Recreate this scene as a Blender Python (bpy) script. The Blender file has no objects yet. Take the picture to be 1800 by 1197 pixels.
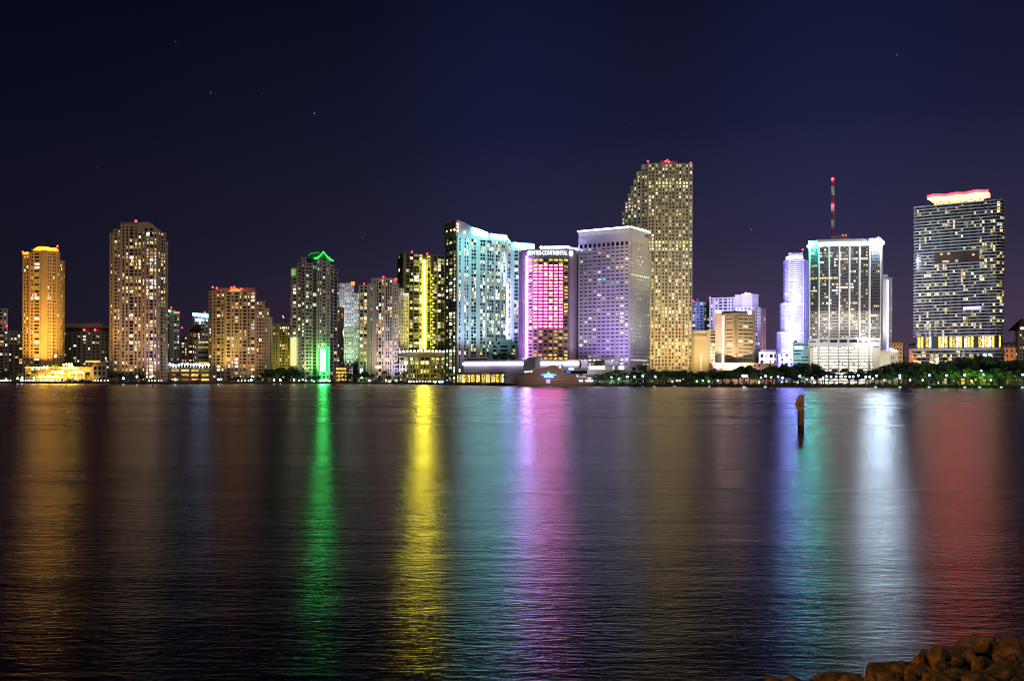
import bpy, math, random
from mathutils import Vector, Matrix, noise
R = math.radians
scene = bpy.context.scene
col = scene.collection
rnd = random.Random(7)

# ---------------------------------------------------------------- camera model (units: metres)
F, H, S = 1700.0, 6.0, 6.0 / 1800.0           # focal length in photo pixels, eye height, slight roll
def uv(px, py): return (px - 900) - S * (667 - py), (667 - py) + S * (px - 900)
def P(px, py, Y):
    u, v = uv(px, py); return Vector((u / F * Y, Y, H + v / F * Y))
def ZZ(px, py, Y): return P(px, py, Y).z
def XX(px, Y): return uv(px, 600)[0] / F * Y
GZ = 2.0                                       # city ground level

cam = bpy.data.cameras.new('camera'); co = bpy.data.objects.new('camera', cam); col.objects.link(co)
cam.sensor_width = 36; cam.lens = 36 * F / 1800; cam.shift_y = 68.5 / 1800
cam.clip_start = 0.5; cam.clip_end = 60000
co.matrix_world = Matrix.Translation((0, 0, H)) @ Matrix.Rotation(R(90), 4, 'X') @ Matrix.Rotation(S, 4, 'Z')
scene.camera = co

# ---------------------------------------------------------------- materials
MATS = {}
def mat(name):
    m = bpy.data.materials.new(name); m.use_nodes = True
    return m, m.node_tree.nodes, m.node_tree.links, m.node_tree.nodes['Principled BSDF']
def solid(name, rgb, rough=0.7, metal=0.0, var=0.18, scale=0.12, bump=0.0, spec=0.5):
    if name in MATS: return MATS[name]
    m, n, l, b = mat(name)
    tc = n.new('ShaderNodeTexCoord'); nz = n.new('ShaderNodeTexNoise'); nz.inputs['Scale'].default_value = scale
    nz.inputs['Detail'].default_value = 6; l.new(tc.outputs['Object'], nz.inputs['Vector'])
    mp = n.new('ShaderNodeMapRange'); mp.inputs[1].default_value = .3; mp.inputs[2].default_value = .7
    mp.inputs[3].default_value = 1 - var; mp.inputs[4].default_value = 1 + var; l.new(nz.outputs['Fac'], mp.inputs[0])
    mx = n.new('ShaderNodeVectorMath'); mx.operation = 'SCALE'; mx.inputs[0].default_value = rgb
    l.new(mp.outputs[0], mx.inputs['Scale']); l.new(mx.outputs[0], b.inputs['Base Color'])
    b.inputs['Roughness'].default_value = rough; b.inputs['Metallic'].default_value = metal
    b.inputs['Specular IOR Level'].default_value = spec
    if bump:
        bp = n.new('ShaderNodeBump'); bp.inputs['Strength'].default_value = bump; l.new(nz.outputs['Fac'], bp.inputs['Height'])
        l.new(bp.outputs[0], b.inputs['Normal'])
    MATS[name] = m; return m
def emis(name, rgb, s, interior=False, sample=True):
    """a thing that gives off light; lit rooms get an uneven interior"""
    if name in MATS: return MATS[name]
    m, n, l, b = mat(name)
    b.inputs['Base Color'].default_value = (.05, .05, .05, 1); b.inputs['Roughness'].default_value = .4
    b.inputs['Emission Color'].default_value = (*rgb, 1); b.inputs['Emission Strength'].default_value = s
    if interior:
        tc = n.new('ShaderNodeTexCoord'); mpg = n.new('ShaderNodeMapping'); mpg.inputs['Scale'].default_value = (.55, .55, .8)
        l.new(tc.outputs['Object'], mpg.inputs[0])
        nz = n.new('ShaderNodeTexNoise'); nz.inputs['Scale'].default_value = 1.0; nz.inputs['Detail'].default_value = 2
        l.new(mpg.outputs[0], nz.inputs['Vector'])
        mp = n.new('ShaderNodeMapRange'); mp.inputs[1].default_value = .38; mp.inputs[2].default_value = .66
        mp.inputs[3].default_value = .12 * s; mp.inputs[4].default_value = 1.7 * s
        l.new(nz.outputs['Fac'], mp.inputs[0]); l.new(mp.outputs[0], b.inputs['Emission Strength'])
    if not sample:
        m.cycles.emission_sampling = 'NONE'
    MATS[name] = m; return m

def win(key):
    """window materials: colour name + level"""
    if key == 'dark':
        return solid('window_glass_dark', (.012, .014, .02), .12, var=.3, scale=.3)
    if key == 'dusk':
        return solid('window_glass_grey', (.05, .055, .06), .2, var=.4, scale=.3)
    cols = dict(warm=(1, .68, .30), cream=(1, .84, .52), orange=(1, .42, .10), amber=(1, .66, .06), cool=(.72, .84, 1), blue=(.10, .16, 1),
                teal=(.12, .85, .75), pink=(1, .03, .30), yel=(.95, .88, .25), white=(1, .93, .80), red=(1, .08, .04), lime=(.7, .9, .3))
    c, lv = key[:-1], int(key[-1])
    return emis('lit_window_' + c + '_' + 'abcde'[lv], cols[c], [.12, .38, 1.1, 2.6, 4.8][lv], interior=True, sample=False)
PAL = dict(
    warm=['warm1', 'warm2', 'warm2', 'cream2', 'cream3', 'orange1', 'orange2', 'warm3', 'amber1', 'cool2', 'warm1', 'white3'],
    gold=['amber1', 'amber2', 'warm2', 'cream2', 'warm2', 'cream3', 'cool3', 'orange2', 'yel1', 'white3'],
    cool=['cool2', 'teal1', 'cream2', 'white3', 'cream1', 'cool1', 'yel2', 'cream2', 'warm2'],
    yel=['yel1', 'yel2', 'cream2', 'cream3', 'yel1', 'lime1', 'cream1'],
    office=['cream2', 'cream2', 'yel2', 'amber1', 'cream3', 'warm2', 'yel1'],
    bayfront=['warm2', 'cream2', 'amber2', 'yel2', 'cream3', 'warm3', 'warm1', 'cream1', 'cool2', 'amber1'],
    amber=['amber2', 'amber1', 'amber2', 'orange1'],
    condo=['cream2', 'cream3', 'white3', 'yel2', 'cream1', 'warm2', 'amber1', 'white4', 'cream1', 'teal0', 'warm1', 'cream2'])

# ---------------------------------------------------------------- mesh builder
class MB:
    def __init__(s): s.v = []; s.f = []; s.m = []
    def add(s, vs, fs, mi=0):
        b = len(s.v); s.v += [tuple(v) for v in vs]; s.f += [tuple(b + i for i in f) for f in fs]; s.m += [mi] * len(fs)
    def box(s, c, d, mi=0, rz=0):
        hx, hy, hz = d[0] / 2, d[1] / 2, d[2] / 2; q = []
        for z in (-hz, hz):
            for x, y in ((-hx, -hy), (hx, -hy), (hx, hy), (-hx, hy)):
                q.append((c[0] + x * math.cos(rz) - y * math.sin(rz), c[1] + x * math.sin(rz) + y * math.cos(rz), c[2] + z))
        s.add(q, [(0, 3, 2, 1), (4, 5, 6, 7), (0, 1, 5, 4), (1, 2, 6, 5), (2, 3, 7, 6), (3, 0, 4, 7)], mi)
    def slab(s, A, B, z0, z1, o0, o1, mi=0, ext=0, z0b=None, z1b=None):
        """box along the wall line A-B (2-D), from offset o0 to o1 outward (towards the viewer side)"""
        A = Vector(A[:2]); B = Vector(B[:2]); d = (B - A).normalized(); n = Vector((d.y, -d.x)); A = A - d * ext; B = B + d * ext
        zz0 = (z0, z0 if z0b is None else z0b); zz1 = (z1, z1 if z1b is None else z1b)
        a0, b0, a1, b1 = A + n * o0, B + n * o0, A + n * o1, B + n * o1
        s.add([(*a1, zz0[0]), (*b1, zz0[1]), (*b0, zz0[1]), (*a0, zz0[0]), (*a1, zz1[0]), (*b1, zz1[1]), (*b0, zz1[1]), (*a0, zz1[0])],
              [(0, 3, 2, 1), (4, 5, 6, 7), (0, 1, 5, 4), (1, 2, 6, 5), (2, 3, 7, 6), (3, 0, 4, 7)], mi)
    def prism(s, pts, z0, z1, mi=0):
        n = len(pts); s.add([(p[0], p[1], z0) for p in pts] + [(p[0], p[1], z1) for p in pts],
              [tuple(range(n))[::-1], tuple(range(n, 2 * n))] + [(i, (i + 1) % n, n + (i + 1) % n, n + i) for i in range(n)], mi)
    def outline(s, pl, Y, th, mi=0, dY=None):
        """silhouette (pixels) at its own distance, extruded th metres back"""
        n = len(pl); fr = [P(a, b, Y + (dY[i] if dY else 0)) for i, (a, b) in enumerate(pl)]; bk = [p + Vector((p.x, p.y, 0)).normalized() * th for p in fr]
        s.add(fr + bk, [tuple(range(n)), tuple(range(n, 2 * n))[::-1]] + [(i, n + i, n + (i + 1) % n, (i + 1) % n) for i in range(n)], mi)
    def tube(s, A, B, r0, r1=None, n=8, mi=0):
        A = Vector(A); B = Vector(B); r1 = r0 if r1 is None else r1; d = (B - A).normalized()
        x = d.orthogonal().normalized(); y = d.cross(x); q = []
        for c, r in ((A, r0), (B, r1)):
            for k in range(n):
                a = 2 * math.pi * k / n; q.append(c + x * math.cos(a) * r + y * math.sin(a) * r)
        s.add(q, [(k, (k + 1) % n, n + (k + 1) % n, n + k) for k in range(n)] + [tuple(range(n))[::-1], tuple(range(n, 2 * n))], mi)
    def ball(s, c, r, mi=0, n=8, m=5, sq=1):
        q = [(c[0], c[1], c[2] - r * sq)]; f = []
        for i in range(1, m):
            t = -math.pi / 2 + math.pi * i / m
            for k in range(n):
                a = 2 * math.pi * k / n; q.append((c[0] + r * math.cos(t) * math.cos(a), c[1] + r * math.cos(t) * math.sin(a), c[2] + r * math.sin(t) * sq))
        q.append((c[0], c[1], c[2] + r * sq)); top = len(q) - 1
        for k in range(n):
            f.append((0, 1 + (k + 1) % n, 1 + k)); f.append((top, top - n + k, top - n + (k + 1) % n))
            for i in range(m - 2):
                a = 1 + i * n; f.append((a + k, a + (k + 1) % n, a + n + (k + 1) % n, a + n + k))
        s.add(q, f, mi)
    def build(s, name, mats, parent=None, org=None, smooth=False):
        me = bpy.data.meshes.new(name)
        o = Vector(org) if org is not None else (Vector(parent['_org']) if parent is not None and '_org' in parent else Vector((0, 0, 0)))
        me.from_pydata([tuple(Vector(v) - o) for v in s.v], [], s.f)
        for m in (mats if isinstance(mats, (list, tuple)) else [mats]): me.materials.append(m)
        if any(s.m): me.polygons.foreach_set('material_index', s.m)
        if smooth: me.polygons.foreach_set('use_smooth', [True] * len(s.f))
        me.validate(); me.update()
        ob = bpy.data.objects.new(name, me); col.objects.link(ob)
        if parent is not None: ob.parent = parent
        else: ob.location = o
        return ob
ORGS = {}
def thing(name, label, cat, loc, group=None):
    o = bpy.data.objects.new(name, None); col.objects.link(o); o.location = loc; o.empty_display_size = 2
    o['label'] = label; o['category'] = cat
    if group: o['group'] = group
    o['_org'] = tuple(loc); ORGS[o.name] = o
    return o
def tag(o, label=None, cat=None, group=None, kind=None):
    if label: o['label'] = label
    if cat: o['category'] = cat
    if group: o['group'] = group
    if kind: o['kind'] = kind
    return o
def spot(p, target, rgb, kw, ang=60, r=1.5, blend=.8):  # no fixture is built; those hung in mid-air are added fill
    ld = bpy.data.lights.new('floodlight', 'SPOT'); ld.energy = kw * 1000; ld.color = rgb; ld.spot_size = R(ang); ld.spot_blend = blend
    ld.shadow_soft_size = r; lo = bpy.data.objects.new('floodlight', ld); col.objects.link(lo); lo.location = p
    lo.rotation_euler = (Vector(target) - Vector(p)).to_track_quat('-Z', 'Y').to_euler(); return lo

# ---------------------------------------------------------------- wall colours
WALL = dict(beige=(.44, .34, .24), tan=(.40, .30, .20), brown=(.20, .14, .10), white=(.50, .485, .475), cream=(.62, .56, .44), grey=(.40, .40, .42),
            lilac=(.55, .52, .55), dark=(.055, .055, .06), pink=(.55, .38, .32), concrete=(.42, .39, .33), olive=(.26, .25, .17), teal=(.30, .38, .40))
def wall(k): return solid('wall_' + k, WALL[k], .75, var=.10, scale=.06)

class Building:
    def __init__(s, name, label, Y, px, w='beige', group=None, cat='building'):
        s.Y = Y; s.root = thing(name, label, cat, (XX(px, Y), Y, GZ), group); s.w = MB(); s.wm = w; s.wins = []; s.rnd = random.Random(int(px * 7 + Y)); s.extra = {}
    def pt(s, px, dY): return Vector((XX(px, s.Y + dY), s.Y + dY))
    def sec(s, pts, top, pats=None, bot=None, pitch=6.0, ti=0, wf=(.25, .80), p=.15, pal='warm', lit=None, depth=26, t=.55, st=None, cap=1.2, mb=None, slabs=None, dim='dark'):
        q = [s.pt(*a) for a in pts]; Yt = s.Y + pts[ti][1]; zt = ZZ(pts[ti][0], top, Yt); zb = GZ if bot is None else ZZ(pts[ti][0], bot, Yt)
        st = t * .8 if st is None else st
        W = mb or s.w; W.prism(q + [q[-1] + q[-1].normalized() * depth, q[0] + q[0].normalized() * depth], zb, zt)
        nf = max(1, round((zt - zb) / (pitch * s.Y / F))); fh = (zt - zb) / nf
        for k in range(len(q) - 1):
            A, B = q[k], q[k + 1]; pat = (pats[k] if isinstance(pats, (list, tuple)) else pats) if pats else None
            if cap: W.slab(A, B, zt - cap, zt + .35, .0, t + .25, ext=.3)
            if not pat: 
                continue
            Wd = {'.': 1, 'w': 1, ':': .28, 'W': .5}; tot = sum(Wd[c] for c in pat); u = 0; cols_ = []; piers = []; i = 0
            while i < len(pat):
                j = i
                if pat[i] in '.:':
                    while j < len(pat) and pat[j] in '.:': j += 1
                    wd = sum(Wd[c] for c in pat[i:j]); piers.append((u / tot, (u + wd) / tot))
                else:
                    while j < len(pat) and pat[j] in 'wW': j += 1
                    wd = sum(Wd[c] for c in pat[i:j]); cols_.append((u / tot, (u + wd) / tot))
                u += wd; i = j
            D = B - A
            for a, b in piers: W.slab(A + D * a, A + D * b, zb, zt - .02, 0, t)
            for i in range(nf + 1):
                z0 = zb + (i - 1 + wf[1]) * fh if i else zb; z1 = zb + (i + wf[0]) * fh if i < nf else zt - .03
                (slabs if slabs is not None and False else W).slab(A, B, max(z0, zb), z1, 0, st)
            for i in range(nf):
                fb = s.rnd.random(); on = 0
                for j, (a, b) in enumerate(cols_):
                    key = lit(k, nf - 1 - i, j, nf, len(cols_), s.rnd) if lit else None
                    if key is None:
                        key = s.rnd.choice(PAL[pal]) if s.rnd.random() < p * (1.6 if fb > .75 else .85) * (1.9 if on else .95) else (dim if s.rnd.random() < .8 else 'dusk')
                    on = key not in ('dark', 'dusk'); za, zc = zb + (i + wf[0]) * fh, zb + (i + wf[1]) * fh; rv = s.rnd.random()
                    if key not in ('dark', 'dusk') and not lit and rv < .18:      # half drawn curtain, part-lit room
                        c = a + (b - a) * s.rnd.uniform(.35, .7); k2 = 'dark' if rv < .10 else key[:-1] + '0'
                        if rv % .02 < .01: s.wins += [(A + D * a, A + D * c, za, zc, key), (A + D * c, A + D * b, za, zc, k2)]
                        else: s.wins += [(A + D * a, A + D * c, za, zc, k2), (A + D * c, A + D * b, za, zc, key)]
                    else: s.wins.append((A + D * a, A + D * b, za, zc, key))
        return q, zb, zt, nf
    def part(s, name, mb, m, label=None, parent=None):
        o = mb.build(name, m, s.root)
        if parent is not None:
            o.parent = parent
        if label: o['label'] = label
        return o
    def beacon(s, px, py, dY=2, r=.75):
        p = P(px, py, s.Y + dY); m = MB(); m.ball(p, r, 0); m.tube(p - Vector((0, 0, r)), p - Vector((0, 0, r + 3)), .15, mi=1)
        s.part('beacon_lamp', m, [emis('beacon_red', (1, .02, .03), 14), solid('steel_dark', (.1, .1, .1), .5)])
    def strip(s, name, a, b, h, dY=(0, 0), rgb=(1, 1, 1), st=8, th=.6, off=.9, key=None):
        """a light fitting running from pixel a to pixel b on the facade; h = height in metres"""
        m = MB(); A = P(a[0], a[1], s.Y + dY[0]); B = P(b[0], b[1], s.Y + dY[1])
        if abs(a[0] - b[0]) < 3.01 and abs(a[1] - b[1]) > 6:   # vertical
            w = h; m.box(((A.x + B.x) / 2, A.y - off, (A.z + B.z) / 2), (w, th, abs(A.z - B.z)))
        else:
            m.slab((A.x, A.y), (B.x, B.y), A.z - h / 2, A.z + h / 2, off, off + th, z0b=B.z - h / 2, z1b=B.z + h / 2)
        return s.part(name, m, emis(key or ('light_%s_%.2f_%.2f_%.2f_%g' % (name, *rgb, st)), rgb, st))
    def finish(s):
        s.w.build('wall', wall(s.wm) if isinstance(s.wm, str) else s.wm, s.root)
        # widest, lit ones first become window parts of their own
        ws = sorted(s.wins, key=lambda w: (-round((w[1] - w[0]).length * (w[3] - w[2]) / w[0].y ** 2 * 2e5), w[4] in ('dark', 'dusk'), w[0].x))
        for k, (A, B, z0, z1, key) in enumerate(ws[:100]):
            m = MB(); m.slab(A, B, z0, z1, .02, .14); m.build('window', win(key), s.root)
        if len(ws) > 100:
            m = MB(); keys = []
            for A, B, z0, z1, key in ws[100:]:
                if key not in keys: keys.append(key)
                m.slab(A, B, z0, z1, .02, .14, mi=keys.index(key))
            tag(m.build('window', [win(k) for k in keys], s.root), kind='stuff')
        return s.root

def text_part(bd, s, px, py, dY, wpx, hpx, m, name='sign', dYr=None, thick=.3, off=1.2, bold=0.0):
    cu = bpy.data.curves.new('sign', 'FONT'); cu.body = s; cu.size = 1; cu.extrude = .08; cu.offset = bold; cu.align_x = 'LEFT'
    to = bpy.data.objects.new('tmp', cu); me = bpy.data.meshes.new_from_object(to); bpy.data.objects.remove(to)
    xs = [v.co.x for v in me.vertices]; ys = [v.co.y for v in me.vertices]; x0, x1, y0, y1 = min(xs), max(xs), min(ys), max(ys)
    A = P(px, py, bd.Y + dY); B = P(px + wpx, py, bd.Y + (dY if dYr is None else dYr)); d = (Vector((B.x, B.y, 0)) - Vector((A.x, A.y, 0))); n = Vector((d.y, -d.x, 0)).normalized()
    hh = hpx / F * bd.Y; org = Vector(bd.root['_org'])
    for v in me.vertices:
        fx = (v.co.x - x0) / (x1 - x0); fy = (v.co.y - y0) / (y1 - y0)
        v.co = Vector((A.x, A.y, A.z)) + d * fx + Vector((0, 0, 1)) * (fy * hh) + n * (off + thick * (v.co.z / .08 * .5)) - org
    me.materials.clear(); me.materials.append(m)
    o = bpy.data.objects.new(name, me); col.objects.link(o); o.parent = bd.root; return o
# ================================================================ BUILDINGS, left to right
def arc(p0, p1, d0, bulge, d1, n):
    out = []
    for i in range(n + 1):
        t = i / n; out.append((p0 + (p1 - p0) * t, d0 + (d1 - d0) * t - bulge * math.sin(math.pi * t)))
    return out
# --- far left edge
b = Building('apartment_tower', 'small pale tower cut by the left edge, red lamp at its foot', 1420, 2, 'lilac')
b.sec([(-22, 0), (14, 0)], 543, '.ww.w.ww.w.', pitch=6.5, p=.3); b.sec([(14, 0), (16, 20)], 543, None); b.beacon(11, 573, -4, 1.1); b.finish()
b = Building('apartment_block', 'olive mid-rise block beside the left edge, left of the gold-lit tower', 1330, 15, 'olive')
b.sec([(-25, 0), (16, -3), (38, 6)], 582, ['.w.ww.w.ww.w.', '.w.w.w.'], pitch=5.6, p=.3, pal='condo'); b.finish()
b = Building('apartment_block', 'low dark brown block at the left foot of the gold-lit tower', 1240, 28, 'brown')
b.sec([(16, 6), (24, 0), (41, 0)], 606, '.www.ww.', pitch=5, p=.1); b.finish()
# --- gold tower
b = Building('apartment_tower', 'gold-lit round-sided tower with a glowing orange crown, leftmost of the tall towers', 1120, 76, 'tan')
b.sec([(40, 4), (52, 0)], 449, '.w.w.', p=.16, pal='gold'); b.sec([(52, -2), (72, -4)], 444, '.w.www.', p=.22, pal='gold'); b.sec([(72, -7), (82, -8)], 440, None, cap=0)
b.sec([(82, -6), (91, -5), (99, 0), (104, 4)], 443, ['.w.w.', '.w:w.', '.w.'], p=.12, pal='gold'); b.sec([(104, 4), (109, 9), (113, 17)], 458, ['.w:w.', '.w.w.'], p=.12, pal='gold')
b.sec([(56, 4), (103, 4)], 438, None, bot=450, depth=14)
m = MB(); m.outline([(58, 440), (62, 436), (68, 433.5), (84, 434), (88, 435.5), (99, 436), (103, 441)], 1117, 2.2); b.part('crown_light', m, emis('crown_orange', (1, .26, .012), 4))
m = MB(); m.outline([(40, 444), (50, 443), (50, 446.5), (40, 447)], 1118, 2); b.part('crown_light', m, emis('crown_orange', (1, .26, .012), 4))
b.beacon(101, 433, -2, 1.1); b.beacon(40, 443, 0, 1.0); m = MB(); m.tube(P(75, 434, 1124), P(75, 424, 1124), .25); b.part('mast', m, solid('steel_dark', (.1, .1, .1), .5)); b.finish()
for x in (46, 60, 77, 92, 106): spot(P(x, 655, 1062), P(x, 540, 1118), (1, .50, .06), 250, 90)
# --- terrace
b = Building('terrace_restaurant', 'stepped waterside terrace blazing with amber lamps at the foot of the gold tower', 1075, 100, 'tan', cat='restaurant')
b.sec([(45, 10), (163, 10)], 645, '.www.www.www.www.www.www.', bot=668, pitch=9, p=1, pal='amber', depth=14)
b.sec([(60, 3), (150, 3)], 655, '.ww.ww.ww.ww.ww.ww.ww.', pitch=9, p=1, pal='amber', depth=7)
b.sec([(62, -4), (118, -4)], 663, '.www.www.www.', pitch=9, p=1, pal='amber', depth=7)
for (x0, x1, y, h) in ((64, 91, 646, 2.4), (92, 118, 654, 2.6), (122, 152, 654, 2.2), (70, 108, 661.5, 2.2), (110, 140, 646, 2.0), (112, 134, 640, 1.2), (60, 66, 664, 3)):
    for k in range(int((x1 - x0) / 4.6)):
        p = P(x0 + k * 4.6, y + rnd.uniform(-.8, .8), 1068 + (650 - y) * .5); m = MB(); m.ball(p, 1.15 * rnd.uniform(.7, 1.15), n=8, m=6, sq=.8); m.tube(p - Vector((0, 0, 2)), p, .12)
        b.part('terrace_lamp', m, emis('terrace_light', (1, .58, .07), 45))
b.finish()
for x in (60, 85, 110, 140): spot(P(x, 662, 1045), P(x, 650, 1080), (1, .6, .15), 40, 110)
b = Building('pavilion', 'small two-storey pavilion with square dark panes between terrace and brown tower', 1068, 172, 'beige')
b.sec([(163, 0), (188, 0)], 642, '.ww.ww.ww.', pitch=9, p=.05, wf=(.15, .85)); b.sec([(165, 3), (187, 3)], 636, None, bot=642); m = MB(); m.outline([(150, 634), (176, 634), (176, 636.5), (150, 636.5)], 1070, 3); b.part('lit_eave', m, emis('eave_orange', (1, .4, .05), 2.2)); b.finish()
# --- broad block behind
b = Building('apartment_block', 'broad curved block with a dark stepped top and two red lamps, behind the restaurant terrace', 1290, 152, 'olive')
b.sec(arc(111, 193, 14, 10, 14, 5), 584, ['.w..w.', '.ww.ww.', '.ww..w.', '.ww.ww.', '.w.ww.'], pitch=5.4, p=.16, pal='condo', st=.9)
b.sec([(111, 16), (192, 16)], 574, None, bot=590, mb=b.w); b.sec([(113, 20), (180, 18)], 569, None, bot=578)
m = MB(); m.slab(b.pt(112, 14), b.pt(193, 14), ZZ(150, 583, 1300), ZZ(150, 576, 1300), .2, 1.2); b.part('dark_storey', m, solid('dark_storey', (.03, .025, .03), .5)); b.beacon(148, 580, 8, 1.5); b.beacon(167, 580, 8, 1.5); b.finish()
# --- tall brown tower
b = Building('apartment_tower', 'tall tan tower with an arched gable crown, second tall tower from the left', 1100, 243, 'beige')
b.sec([(193, 6), (199, 3)], 411, '.w.', p=.12); b.sec([(199, 0), (212, -1)], 404, '.ww.w.', p=.25); b.sec([(212, -1), (250, -2)], 396, '.w.w.ww.w.w.', p=.3, wf=(.15, .86))
b.sec([(212, 4), (250, 2)], 392, None, bot=400); b.sec([(250, -9), (255, -10), (277, -10), (281, -8)], 406, ['.w.', '.w.ww.w.', '.w.'], p=.42, wf=(.15, .86)); b.sec([(281, 2), (291, 6)], 409, '.ww.w.', p=.3); b.sec([(291, 7), (294.5, 10)], 425, '.w.', p=.15)
m = MB(); m.outline([(243, 408), (243, 393), (247, 391), (256, 390), (263, 391), (269, 394.5), (274, 400), (281, 405), (281, 409)], 1089.6, 12); b.part('gable', m, wall('beige'))
m = MB()
for x in (257, 266): m.box(P(x, 404, 1089.4), (3.2, .5, 3)); m.box(P(x, 411, 1089.4), (3.2, .5, 3))
b.part('window', m, win('dark')); m = MB(); m.box(P(260, 411.5, 1088.9), (2.6, .5, 3.2)); b.part('window', m, win('cool4')); b.beacon(239, 389, 4, 1.3); b.finish()
spot(P(194, 655, 1075), P(195, 560, 1104), (1, .45, .05), 130, 28); spot(P(215, 664, 1060), P(225, 600, 1100), (1, .6, .25), 55, 80); spot(P(268, 664, 1055), P(268, 600, 1090), (.75, .6, 1), 60, 80); spot(P(215, 640, 1020), P(225, 520, 1100), (1, .62, .30), 110, 70)
# --- slender & background group
b = Building('apartment_tower', 'slender tower with a green-white lamp on top, just right of the tall tan tower', 1400, 305, 'teal')
b.sec([(294, 8), (299, 0), (316, 2)], 549, ['.w.', '.w..ww.w.'], pitch=5, p=.3, pal='cool'); b.sec([(298, 4), (308, 4)], 546, None, bot=550)
m = MB(); m.ball(P(298, 546.5, 1398), 1.8); b.part('roof_lamp', m, emis('lamp_mint', (.2, 1, .5), 8)); m = MB(); m.slab(b.pt(306, 0), b.pt(315, 2), ZZ(310, 551, 1400), ZZ(310, 548, 1400), .6, 1.4); b.part('roof_lamp', m, emis('eave_red', (1, .15, .05), 3)); b.beacon(301, 541, 6, 1.1); b.finish()
b = Building('apartment_block', 'brown block with bright horizontal windows in the gap behind the lit parking deck', 1360, 333, 'brown')
b.sec([(318, 4), (330, 0), (347, 2)], 592, ['.ww.w.', '.ww.ww.'], pitch=5, p=.5, pal='gold'); b.beacon(320, 576, 0, 1.1)
m = MB(); A, B_ = b.pt(334, 0), b.pt(352, 0); z = ZZ(340, 580, 1358); m.add([(A.x, 1356, z), (B_.x, 1356, z), (B_.x, 1376, z), (A.x, 1376, z), ((A.x + B_.x) / 2, 1366, ZZ(345, 569, 1358))], [(0, 3, 2, 1), (0, 1, 4), (1, 2, 4), (2, 3, 4), (3, 0, 4)])
b.part('pyramid_roof', m, solid('roof_maroon', (.10, .02, .02), .6)); b.sec([(331, 2), (354, 2)], 580, '.w.ww.w.', pitch=5, p=.4, pal='gold', depth=15); b.finish()
b = Building('office_tower', 'dark tower topped by a glowing blue-white band, left of the stepped tan tower', 1520, 352, 'grey')
b.sec([(338, 5), (341, 0), (368, 3)], 551, ['.w.', '.w.w.w.w.'], pitch=5, p=.2, pal='cool')
b.strip('crown_light', (339, 552.5), (368, 555.5), 4.2, rgb=(.25, .55, 1), st=9); b.strip('crown_light', (344, 562), (355, 563), 3, rgb=(.5, .65, 1), st=5); b.beacon(360, 549, 6, 1.1); b.finish()
b = Building('office_block', 'grey office block with long lit strips, low behind the lit parking deck', 1255, 358, 'concrete')
b.sec([(341, 4), (347, 0), (372, 0)], 598, ['.w.', ':wwww:'], bot=None, pitch=9.5, wf=(.45, .75), p=.7, pal='gold'); b.finish()
b = Building('parking_deck', 'low orange-lit parking deck with a white glowing garden rail on top', 1110, 333, 'brown', cat='garage')
b.sec([(297, 0), (372, 0)], 647, '.www.www.www.www.', pitch=7, wf=(.3, .72), lit=lambda k, r, j, nf, nc, q: ['orange2', 'orange3', 'amber2', 'orange1'][(r * 3 + j * 5) % 4])
for i in range(14): 
    p = P(299 + i * 5.2, 641.5 + rnd.uniform(-1.5, 1.5), 1107); m = MB(); m.ball(p, rnd.uniform(.9, 1.6)); m.tube(p - Vector((0, 0, 3.5)), p, .12); b.part('deck_lamp', m, emis('deck_white', (.68, 1, .82) if i % 3 else (.6, .62, 1), 7, ) if False else emis('deck_white_%d' % (i % 3), [(.6, .62, 1), (.68, 1, .82), (.8, 1, .7)][i % 3], 6))
b.finish()
# --- stepped tower
b = Building('apartment_tower', 'wide tan tower stepping down to the right, red lamps along its roof', 1190, 420, 'beige')
b.sec([(367, 16), (373, 10), (396, 0)], 510, ['.w.', '.w.ww.w.'], p=.2, ti=2, pal='gold', st=.9); b.sec([(396, 0), (450, 0)], 513, '.ww.w.ww.w.ww.w.ww.', p=.28, st=.9); b.sec([(380, 12), (448, 8)], 507, None, bot=515, depth=12)
b.sec([(450, 2), (465, 4)], 530, '.w.ww.w.', p=.15, st=.9); b.sec([(465, 6), (473, 9)], 542, '.w.w.', p=.1, st=.9); b.sec([(473, 11), (478, 14)], 558, '.w.', p=.1)
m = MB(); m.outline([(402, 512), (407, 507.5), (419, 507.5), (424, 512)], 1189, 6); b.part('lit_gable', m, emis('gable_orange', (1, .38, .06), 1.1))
for x, y in ((374, 505), (381, 506.5), (407, 505.5), (412, 504.5), (424, 508)): b.beacon(x, y, 0, 1.1)
b.finish()
spot(P(385, 664, 1150), P(383, 600, 1192), (1, .72, .15), 150, 70); spot(P(430, 666, 1150), P(430, 610, 1188), (1, .55, .3), 40, 80); spot(P(420, 640, 1100), P(420, 560, 1190), (1, .60, .26), 90, 80)
b = Building('apartment_block', 'yellow-lit block in the gap left of the green-roofed tower', 1330, 495, 'olive')
b.sec([(472, 2), (490, 0), (515, 0)], 569, ['.ww.w.w.', '.w.ww.w.w.w.'], pitch=5.2, p=.22, pal='gold'); b.finish()
spot(P(495, 655, 1290), P(495, 610, 1330), (1, .8, .1), 90, 80)
cr = thing('crane', 'thin leaning red-lit crane jib above the yellow-lit block', 'crane', (XX(500, 1345), 1345, GZ))
m = MB(); m.tube(P(497, 556, 1345), P(504, 569, 1345), .5, .6); m.build('jib', solid('crane_red', (.35, .05, .03), .5), cr); m = MB(); m.tube(P(504, 569, 1345), Vector((XX(504, 1345), 1345, GZ)), .8); m.build('mast', solid('crane_red', (.35, .05, .03), .5), cr)
m = MB(); m.tube(P(497, 555, 1344), P(499, 559.5, 1344), .55); m.build('lamp_bar', emis('crane_lamp', (1, .45, .35), 2.5), cr)
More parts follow.
